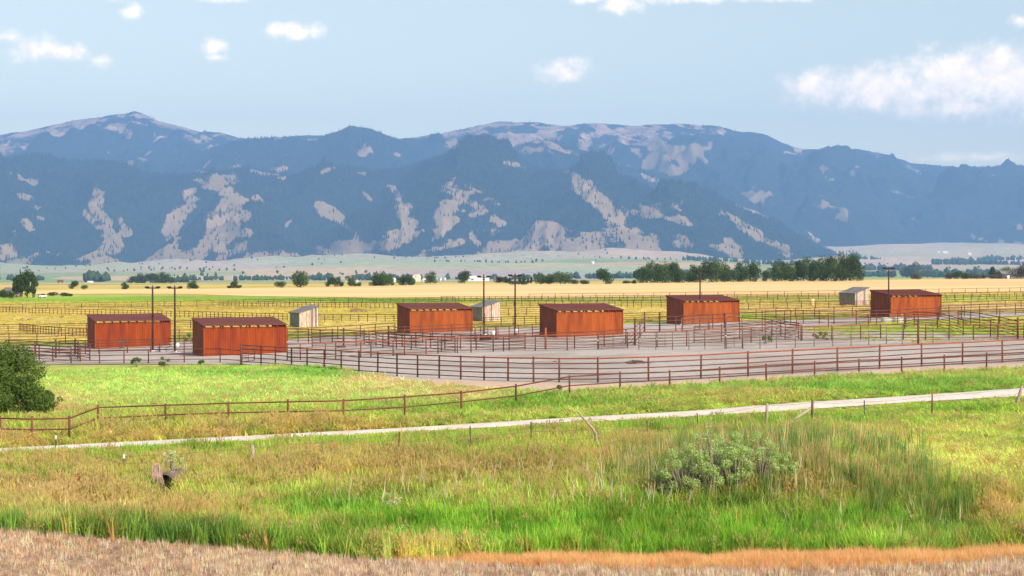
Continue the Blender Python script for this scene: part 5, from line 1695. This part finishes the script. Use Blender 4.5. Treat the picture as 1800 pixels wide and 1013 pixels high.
leaf_bush("willow_bush", 0, 735, 6.2, 3.9, "big dense green willow bush cut by the left edge", "bush", M_LEAF[6], 52000, .064, 21, 110, 18, 0, (.12, .2))
leaf_bush("willow_bush", 78, 727, 2.4, 1.35, "lower green skirt of the willow bush at the left edge", "bush", M_LEAF[6], 9000, .05, 24, 20, 10)
WEEDS = [(1205, 886, 1.8, 2.0, "pale leafy weed at the left end of the reed mound", 40), (1248, 879, 2.1, 2.5, "tallest pale leafy weed left of centre on the reed mound", 40), (1292, 874, 1.9, 2.3, "pale leafy weed third from the left on the reed mound", 30), (1332, 868, 1.8, 2.0, "pale leafy weed fourth from the left on the reed mound", 26), (1168, 884, 1.0, 1.2, "small pale leafy weed left of the weed row on the mound", 20), (1375, 862, 1.2, 1.2, "low pale leafy weed at the right end of the weed row", 18)]
for i, (px, py, w, h, lab, fl) in enumerate(WEEDS):
    leaf_bush("leafy_weed", px, py, w, h, lab, "weed", M_LEAF[7], 9000, .026, 60 + i * 3, 70, 40, fl, (.035, .10))
leaf_bush("flowering_weed", 300, 862, 1.25, 1.45, "tall white-flowered weed in front of the culvert at lower left", "weed", M_LEAF[7], 1100, .03, 81, 26, 24, 60, (.04, .09))
leaf_bush("flowering_weed", 690, 912, .9, .8, "white-flowered weed in the lush ditch, upper one", "weed", M_LEAF[7], 700, .03, 84, 16, 14, 34, (.05, .1))
leaf_bush("flowering_weed", 706, 957, .55, .5, "small white-flowered weed at the lower edge of the lush ditch", "weed", M_LEAF[7], 320, .03, 87, 8, 7, 20)
leaf_bush("flowering_weed", 588, 948, .5, .5, "small white-flowered weed by the stubble edge left of centre", "weed", M_LEAF[7], 300, .03, 90, 8, 7, 14)
for (px, py, w, h, lab, sd) in [(240, 645, 1.0, .8, "green weed clump on the pasture edge below the left-most shed", 1), (288, 645, 1.0, .85, "green weed clump on the pasture edge between the left sheds", 2), (350, 646, 1.1, .65, "green weed clump below the nearest shed's left corner", 3), (981, 692, .75, .55, "round green weed on the dirt strip outside the arena", 4), (1345, 605, 1.6, .8, "green weed clump in the pens right of the fifth shed", 5), (1440, 599, 1.7, .8, "dark green weed clump at the edge of the gravel below the right grey shed", 6), (335, 603, 1.8, 1.0, "dark weed thicket between the two left sheds", 7)]:
    leaf_bush("weed_clump", px, py, w, h, lab, "weed", M_LEAF[6], 900, .05, 120 + sd, 9, 6)

# ------------------------------------------------------------------ grasses (too many to count)
def blade(b, x, y, h, w, lean, ang, dry=0.0, seg=2, face=None):
    fa = ang + 1.5708 if face is None else face
    wx, wy = math.cos(fa) * w / 2, math.sin(fa) * w / 2
    lx, ly = math.cos(ang) * lean, math.sin(ang) * lean
    o = len(b.v)
    if seg == 1:
        b.v += [(x - wx, y - wy, 0), (x + wx, y + wy, 0), (x + lx, y + ly, h)]
        b.f.append((o, o + 1, o + 2)); b.dry += [dry] * 3
    else:
        b.v += [(x - wx, y - wy, 0), (x + wx, y + wy, 0), (x + lx * .35 + wx * .8, y + ly * .35 + wy * .8, h * .6), (x + lx * .35 - wx * .8, y + ly * .35 - wy * .8, h * .6), (x + lx, y + ly, h)]
        b.f += [(o, o + 1, o + 2, o + 3), (o + 3, o + 2, o + 4)]; b.dry += [dry] * 5


def head(b, x, y, z, l_, w, ang, dry=1.0):
    for a in (ang, ang + 1.57):
        o = len(b.v)
        wx, wy = math.cos(a) * w / 2, math.sin(a) * w / 2
        b.v += [(x, y, z), (x + wx, y + wy, z + l_ * .4), (x + .02, y, z + l_), (x - wx, y - wy, z + l_ * .4)]
        b.f.append((o, o + 1, o + 2, o + 3)); b.dry += [dry] * 4


def clump(name, fn, seed, mat=None):
    b = MB(); r = random.Random(seed)
    fn(b, r)
    me = b.mesh(name, mat or M_GRASS)
    float_attr(me, "dry", b.dry)
    return bpy.data.objects.new(name, me)      # a pattern for the scatterers below


def f_grass(b, r):
    for _ in range(19):
        a = r.uniform(0, 6.28); q = r.uniform(0, .18)
        blade(b, q * math.cos(a), q * math.sin(a), r.uniform(.35, 1.05), r.uniform(.022, .040), r.uniform(.05, .30), r.uniform(0, 6.28), 0)


def f_seed(b, r):
    for _ in range(12):
        a = r.uniform(0, 6.28); q = r.uniform(0, .18)
        blade(b, q * math.cos(a), q * math.sin(a), r.uniform(.35, .8), r.uniform(.020, .036), r.uniform(.05, .28), r.uniform(0, 6.28), 0)
    for _ in range(10):
        a = r.uniform(0, 6.28); q = r.uniform(0, .16); x, y = q * math.cos(a), q * math.sin(a)
        h = r.uniform(.65, 1.0); an = r.uniform(0, 6.28); ln = r.uniform(.02, .12)
        blade(b, x, y, h, .016, ln, an, .5, 1)
        head(b, x + math.cos(an) * ln * .85, y + math.sin(an) * ln * .85, h * .84, r.uniform(.11, .20), r.uniform(.035, .06), r.uniform(0, 3), r.uniform(.55, 1))


def f_stub(b, r):
    for _ in range(10):
        a = r.uniform(0, 6.28); q = r.uniform(0, .17)
        blade(b, q * math.cos(a), q * math.sin(a), r.uniform(.4, 1.15), r.uniform(.018, .032), r.uniform(0, .10), r.uniform(0, 6.28), 0, 1)
    for _ in range(5):
        a = r.uniform(0, 6.28); q = r.uniform(0, .15); o = len(b.v); x, y = q * math.cos(a), q * math.sin(a)
        e = r.uniform(0, 6.28); l_ = r.uniform(.08, .2)
        b.v += [(x, y, .05), (x + .012, y, .08), (x + math.cos(e) * l_, y + math.sin(e) * l_, .05)]; b.f.append((o, o + 1, o + 2)); b.dry += [.4] * 3


def f_reed(b, r):
    for _ in range(16):
        a = r.uniform(0, 6.28); q = r.uniform(0, .25)
        blade(b, q * math.cos(a), q * math.sin(a), r.uniform(.5, 1.0), r.uniform(.016, .030), r.uniform(.02, .25), r.uniform(0, 6.28), r.choice((0, 0, 0, .25)))
    for _ in range(5):
        a = r.uniform(0, 6.28); q = r.uniform(0, .25)
        blade(b, q * math.cos(a), q * math.sin(a), r.uniform(.6, 1.05), .014, r.uniform(.0, .12), r.uniform(0, 6.28), .9, 1)


def f_stalk(b, r):
    for _ in range(2):
        x, y = r.gauss(0, .05), r.gauss(0, .05); an = r.uniform(0, 6.28); ln = r.uniform(.02, .22); h = r.uniform(.7, 1.0)
        blade(b, x, y, h, .034, ln, an, 0, 2, 0); blade(b, x, y, h, .034, ln, an, 0, 2, 1.57)
        if r.random() < .5:
            z = h * r.uniform(.6, .8); o = len(b.v); e = r.uniform(0, 6.28)
            b.v += [(x + ln * .5 * math.cos(an), y + ln * .5 * math.sin(an), z), (x + ln * .5 * math.cos(an) + .012, y, z + .02), (x + math.cos(e) * .22, y + math.sin(e) * .22, z + .2)]
            b.f.append((o, o + 1, o + 2)); b.dry += [0] * 3


def f_fluff(b, r):
    for _ in range(40):
        a = r.uniform(0, 6.28); q = r.uniform(0, .14); e = r.uniform(0, 6.28)
        blade(b, q * math.cos(a), q * math.sin(a), r.uniform(.3, 1.0), r.uniform(.012, .022), r.uniform(.05, .38), e, r.choice((0, 0, .35)), 1)


PAT = {"grass": [clump("grass_pattern", f_grass, s) for s in range(3)], "seed": [clump("seed_pattern", f_seed, 10 + s) for s in range(3)], "stub": [clump("stubble_pattern", f_stub, 20 + s) for s in range(3)],
       "reed": [clump("reed_pattern", f_reed, 30 + s) for s in range(3)], "stalk": [clump("stalk_pattern", f_stalk, 40 + s) for s in range(4)], "fluff": [clump("fluff_pattern", f_fluff, 50 + s) for s in range(3)]}
GN = {}


def scatter_group(pat):
    key = pat.name
    if key in GN:
        return GN[key]
    ng = bpy.data.node_groups.new("scatter_" + key, "GeometryNodeTree")
    ng.interface.new_socket("Geometry", in_out="INPUT", socket_type="NodeSocketGeometry")
    ng.interface.new_socket("Geometry", in_out="OUTPUT", socket_type="NodeSocketGeometry")
    n, l = ng.nodes, ng.links
    gi = n.new("NodeGroupInput"); go = n.new("NodeGroupOutput")
    oi = n.new("GeometryNodeObjectInfo"); oi.inputs[0].default_value = pat
    ip = n.new("GeometryNodeInstanceOnPoints")
    a1 = n.new("GeometryNodeInputNamedAttribute"); a1.data_type = "FLOAT_VECTOR"; a1.inputs[0].default_value = "rot"
    a2 = n.new("GeometryNodeInputNamedAttribute"); a2.data_type = "FLOAT_VECTOR"; a2.inputs[0].default_value = "scl"
    l.new(gi.outputs[0], ip.inputs["Points"]); l.new(oi.outputs["Geometry"], ip.inputs["Instance"])
    l.new(a1.outputs[0], ip.inputs["Rotation"]); l.new(a2.outputs[0], ip.inputs["Scale"])
    l.new(ip.outputs[0], go.inputs[0])
    GN[key] = ng
    return ng


def scatter(name, label, cat, pats, P, scl, tint, tilt=.12):
    """one object per pattern: plants standing at P (n,3), sized scl (n,3), coloured tint (n,3)"""
    n = len(P)
    which = RNG.integers(0, len(pats), n)
    for k, pat in enumerate(pats):
        m = which == k
        if not m.any():
            continue
        me = bpy.data.meshes.new(name)
        q = P[m]
        me.vertices.add(len(q)); me.vertices.foreach_set("co", q.astype(np.float32).ravel())
        rot = np.stack([RNG.normal(0, tilt, len(q)), RNG.normal(0, tilt, len(q)), RNG.uniform(0, 6.28, len(q))], 1).astype(np.float32)
        for nm, dat in (("rot", rot), ("scl", scl[m].astype(np.float32))):
            a = me.attributes.new(nm, "FLOAT_VECTOR", "POINT"); a.data.foreach_set("vector", dat.ravel())
        color_attr(me, "tint", np.clip(tint[m], .005, .9))
        o = link(name, me)
        md = o.modifiers.new("scatter", "NODES"); md.node_group = scatter_group(pat)
        tag(o, label[k] if isinstance(label, list) else label, cat, kind="stuff")


def sample(n, y0, y1, umax=.47):
    n = int(n * umax / .36)
    """points spread evenly over the wedge of land between y0 and y1"""
    y = np.sqrt(RNG.uniform(y0 * y0, y1 * y1, n)); x = RNG.uniform(-umax, umax, n) * y
    z = land(x, y)
    px, py = project(x, y, z)
    return x, y, z, px, py


def vary(c, amt=.16):
    n = len(c)
    return c * (1 + RNG.normal(0, amt, (n, 1))) * (1 + RNG.normal(0, amt * .35, (n, 3)))


# stubble
x, y, z, px, py = sample(22000, 30, 50)
m = py > STUB(px) + RNG.normal(0, 1.5, len(px))
x, y, z, px, py = (q[m] for q in (x, y, z, px, py))
P = np.stack([x, y, z + .02], 1)
h = RNG.uniform(.12, .24, len(P))
t = np.where(RNG.uniform(0, 1, (len(P), 1)) < .6, np.array((.86, .66, .48)), np.array((.55, .39, .27)))
scatter("stubble", "cut straw stubble standing along the bottom of the photo", "stubble", PAT["stub"], P, np.stack([np.full(len(h), .8), np.full(len(h), .8), h], 1), vary(t, .24), .08)
# orange cheatgrass band
x, y, z, px, py = sample(34000, 33, 46)
lo, hi_ = ORANGE(px), STUB(px)
m = (py > lo - 2 + RNG.normal(0, 2, len(px))) & (py < hi_ + RNG.normal(0, 2, len(px))) & (px > 720 + RNG.normal(0, 70, len(px)))
x, y, z, px, py = (q[m] for q in (x, y, z, px, py))
P = np.stack([x, y, z], 1)
h = RNG.uniform(.14, .38, len(P)) * (0.45 + 1.0 * fbm(x / .9, y / .9, 7, 3))
t = C_ORANGE + (fbm(x / .7, y / .7, 9, 3)[:, None] - .5) * np.array((.40, .24, .12))
scatter("dry_grass_band", "band of orange dry grass between stubble and green ditch", "dry grass", PAT["fluff"], P, np.stack([h * 2.2, h * 2.2, h], 1), vary(t, .12))


def meadow_points(n, y0, y1):
    x, y, z, px, py = sample(n, y0, y1)
    road = (py > ROAD_HI(px) - 1.5 + RNG.normal(0, .8, len(px))) & (py < ROAD_LO(px) + 1.5 + RNG.normal(0, .8, len(px)))
    ok = ~road & (py < STUB(px) - 1 + RNG.normal(0, 2.0, len(px)))
    ok &= ~((py > ORANGE(px)) & (px > 720))
    ok &= ((px - 292) / 24) ** 2 + ((py - 878) / 15) ** 2 > 1      # trodden hollow before the culvert
    jp = px + RNG.normal(0, 4, len(px)); jq = py + 2.5 * (py > 632) + RNG.normal(0, 2.0, len(px))
    ok &= ~in_poly(jp, jq, YARD) & ~in_poly(jp, jq, TRACK) & (py > 600)
    return tuple(q[ok] for q in (x, y, z, px, py))


def grass_layer(n, y0, y1, hscale, wide):
    x, y, z, px, py = meadow_points(n, y0, y1)
    c = meadow(px, py - .25 * FOC / y, x, y)      # what one sees is the tops of the plants
    dryness = np.clip((c[:, 0] / np.maximum(c[:, 1], .01) - .55) / .8, 0, 1)
    patch = fbm(x / 1.6, y / 1.6, 131, 3)
    is_seed = RNG.uniform(0, 1, len(x)) < np.clip((dryness * .6 + (patch - .5) * .9) * (.15 + .85 * sstep(0, .3, dryness)), .02, .8)
    hh = np.full(len(x), .52)
    hh = np.where(py < 745, .30, hh)                      # pasture and verge
    near_road = np.minimum(np.abs(py - ROAD_LO(px)), np.abs(py - ROAD_HI(px)))
    below = py > ROAD_LO(px) - 2
    hh = np.where(below, hh * (.16 + .84 * sstep(0, 26, near_road)), hh * (.5 + .5 * sstep(0, 10, near_road)))
    hh = np.where((py > 800), hh * 1.15, hh)
    hh = hh * (1 - .55 * np.exp(-((px - 1690) / 190) ** 4 - ((py - 800) / 60) ** 4))
    hh = hh * hscale * RNG.uniform(.5, 1.45, len(x)) * (.6 + .8 * patch)
    P = np.stack([x, y, z], 1)
    c = c * (1 + (fbm(x / 1.5, y / 2.4, 151, 4) - .49) * (.85 - .5 * sstep(72, 90, y)))[:, None]
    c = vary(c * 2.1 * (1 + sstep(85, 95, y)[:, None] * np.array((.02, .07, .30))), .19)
    # single dry plants mixed through the green ones
    tan = RNG.uniform(0, 1, len(x)) < (.03 + .12 * dryness) * (1 - .7 * sstep(76, 90, y))
    c[tan] = C_TAN * RNG.uniform(1.2, 2.0, (tan.sum(), 1))
    w = np.full(len(x), wide) * RNG.uniform(.8, 1.25, len(x))
    S = np.stack([w, w, hh], 1)
    g = ~is_seed
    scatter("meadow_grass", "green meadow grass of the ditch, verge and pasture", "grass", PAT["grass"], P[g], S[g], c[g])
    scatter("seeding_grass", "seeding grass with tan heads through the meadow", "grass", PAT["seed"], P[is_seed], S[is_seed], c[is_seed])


grass_layer(34000, 36, 50, 1.0, 1.0)
grass_layer(44000, 50, 75, 1.0, 1.2)
grass_layer(56000, 75, 125, 1.05, 1.7)

# rough grazing beyond the pens
x, y, z, px, py = sample(60000, 118, 400)
ok = ~in_poly(px, py, YARD) & ~in_poly(px, py, WHEAT) & ~in_poly(px, py, TRACK) & (py < 640) & (RNG.uniform(0, 1, len(px)) < .25 + 1.3 * np.clip(fbm(x / 7, y / 10, 141, 3) - .4, 0, 1))
x, y, z, px, py = (q[ok] for q in (x, y, z, px, py))
c = vary(meadow(px, py, x, y) * 1.8, .16)
h = RNG.uniform(.06, .18, len(x))
scatter("pasture_grass", "yellow grazed grass of the pastures behind the pens", "grass", PAT["grass"], np.stack([x, y, z], 1), np.stack([h * 0 + 2.6, h * 0 + 2.6, h], 1), c)

# reed mound at right and lush ditch sedge
x, y, z, px, py = sample(36000, 40, 66)
k = np.exp(-((px - 1390) / 170) ** 4 - ((py - 846) / 46) ** 4) + .9 * np.exp(-((px - 1580) / 70) ** 4 - ((py - 880) / 45) ** 4) + .8 * np.exp(-((px - 1150) / 60) ** 4 - ((py - 845) / 30) ** 4) + .8 * np.exp(-((px - 1680) / 36) ** 2 - ((py - 915) / 26) ** 2)
m = RNG.uniform(0, 1, len(px)) < k * .55
x, y, z, px, py = (q[m] for q in (x, y, z, px, py))
P = np.stack([x, y, z], 1)
h = RNG.uniform(.75, 1.4, len(P)) * (.6 + .8 * fbm(x / 1.2, y / 1.2, 17, 2))
t = np.where((RNG.uniform(0, 1, len(P)) < .25 + .35 * np.exp(-((px - 1450) / 110) ** 2 - ((py - 845) / 26) ** 2))[:, None], C_STRAW * 1.5, C_DARK * 3.0 + (fbm(x, y, 19, 3)[:, None] - .4) * np.array((.22, .16, .05)))
low = sstep(860, 900, py)[:, None]
t = t * (1 - low * .7) + C_LUSH * low * .7
scatter("reeds", "dark green and straw reeds on the mound at lower right", "reeds", PAT["reed"], P, np.stack([np.full(len(h), .9), np.full(len(h), .9), h], 1), vary(t, .2), .10)
# bleached dead stalks
x, y, z, px, py = sample(9000, 40, 58)
k = np.exp(-((px - 1000) / 260) ** 4 - ((py - 885) / 32) ** 4) + np.exp(-((px - 1290) / 190) ** 4 - ((py - 872) / 44) ** 4) * 1.3 + .30 * np.exp(-((px - 680) / 130) ** 2 - ((py - 905) / 40) ** 2) + .35 * np.exp(-((px - 1500) / 160) ** 4 - ((py - 930) / 40) ** 4) + .5 * np.exp(-((px - 90) / 90) ** 2 - ((py - 885) / 14) ** 2)
m = RNG.uniform(0, 1, len(px)) < k * .16
x, y, z, px, py = (q[m] for q in (x, y, z, px, py))
P = np.stack([x, y, z], 1)
h = RNG.uniform(.6, 1.35, len(P)) * np.where(px < 300, .6, 1)
t = np.tile(np.array((.80, .70, .56)), (len(P), 1))
scatter("dead_stalks", "bleached dead weed stalks standing in the ditch", "stalks", PAT["stalk"], P, np.stack([np.ones(len(h)), np.ones(len(h)), h], 1), vary(t, .12), .14)
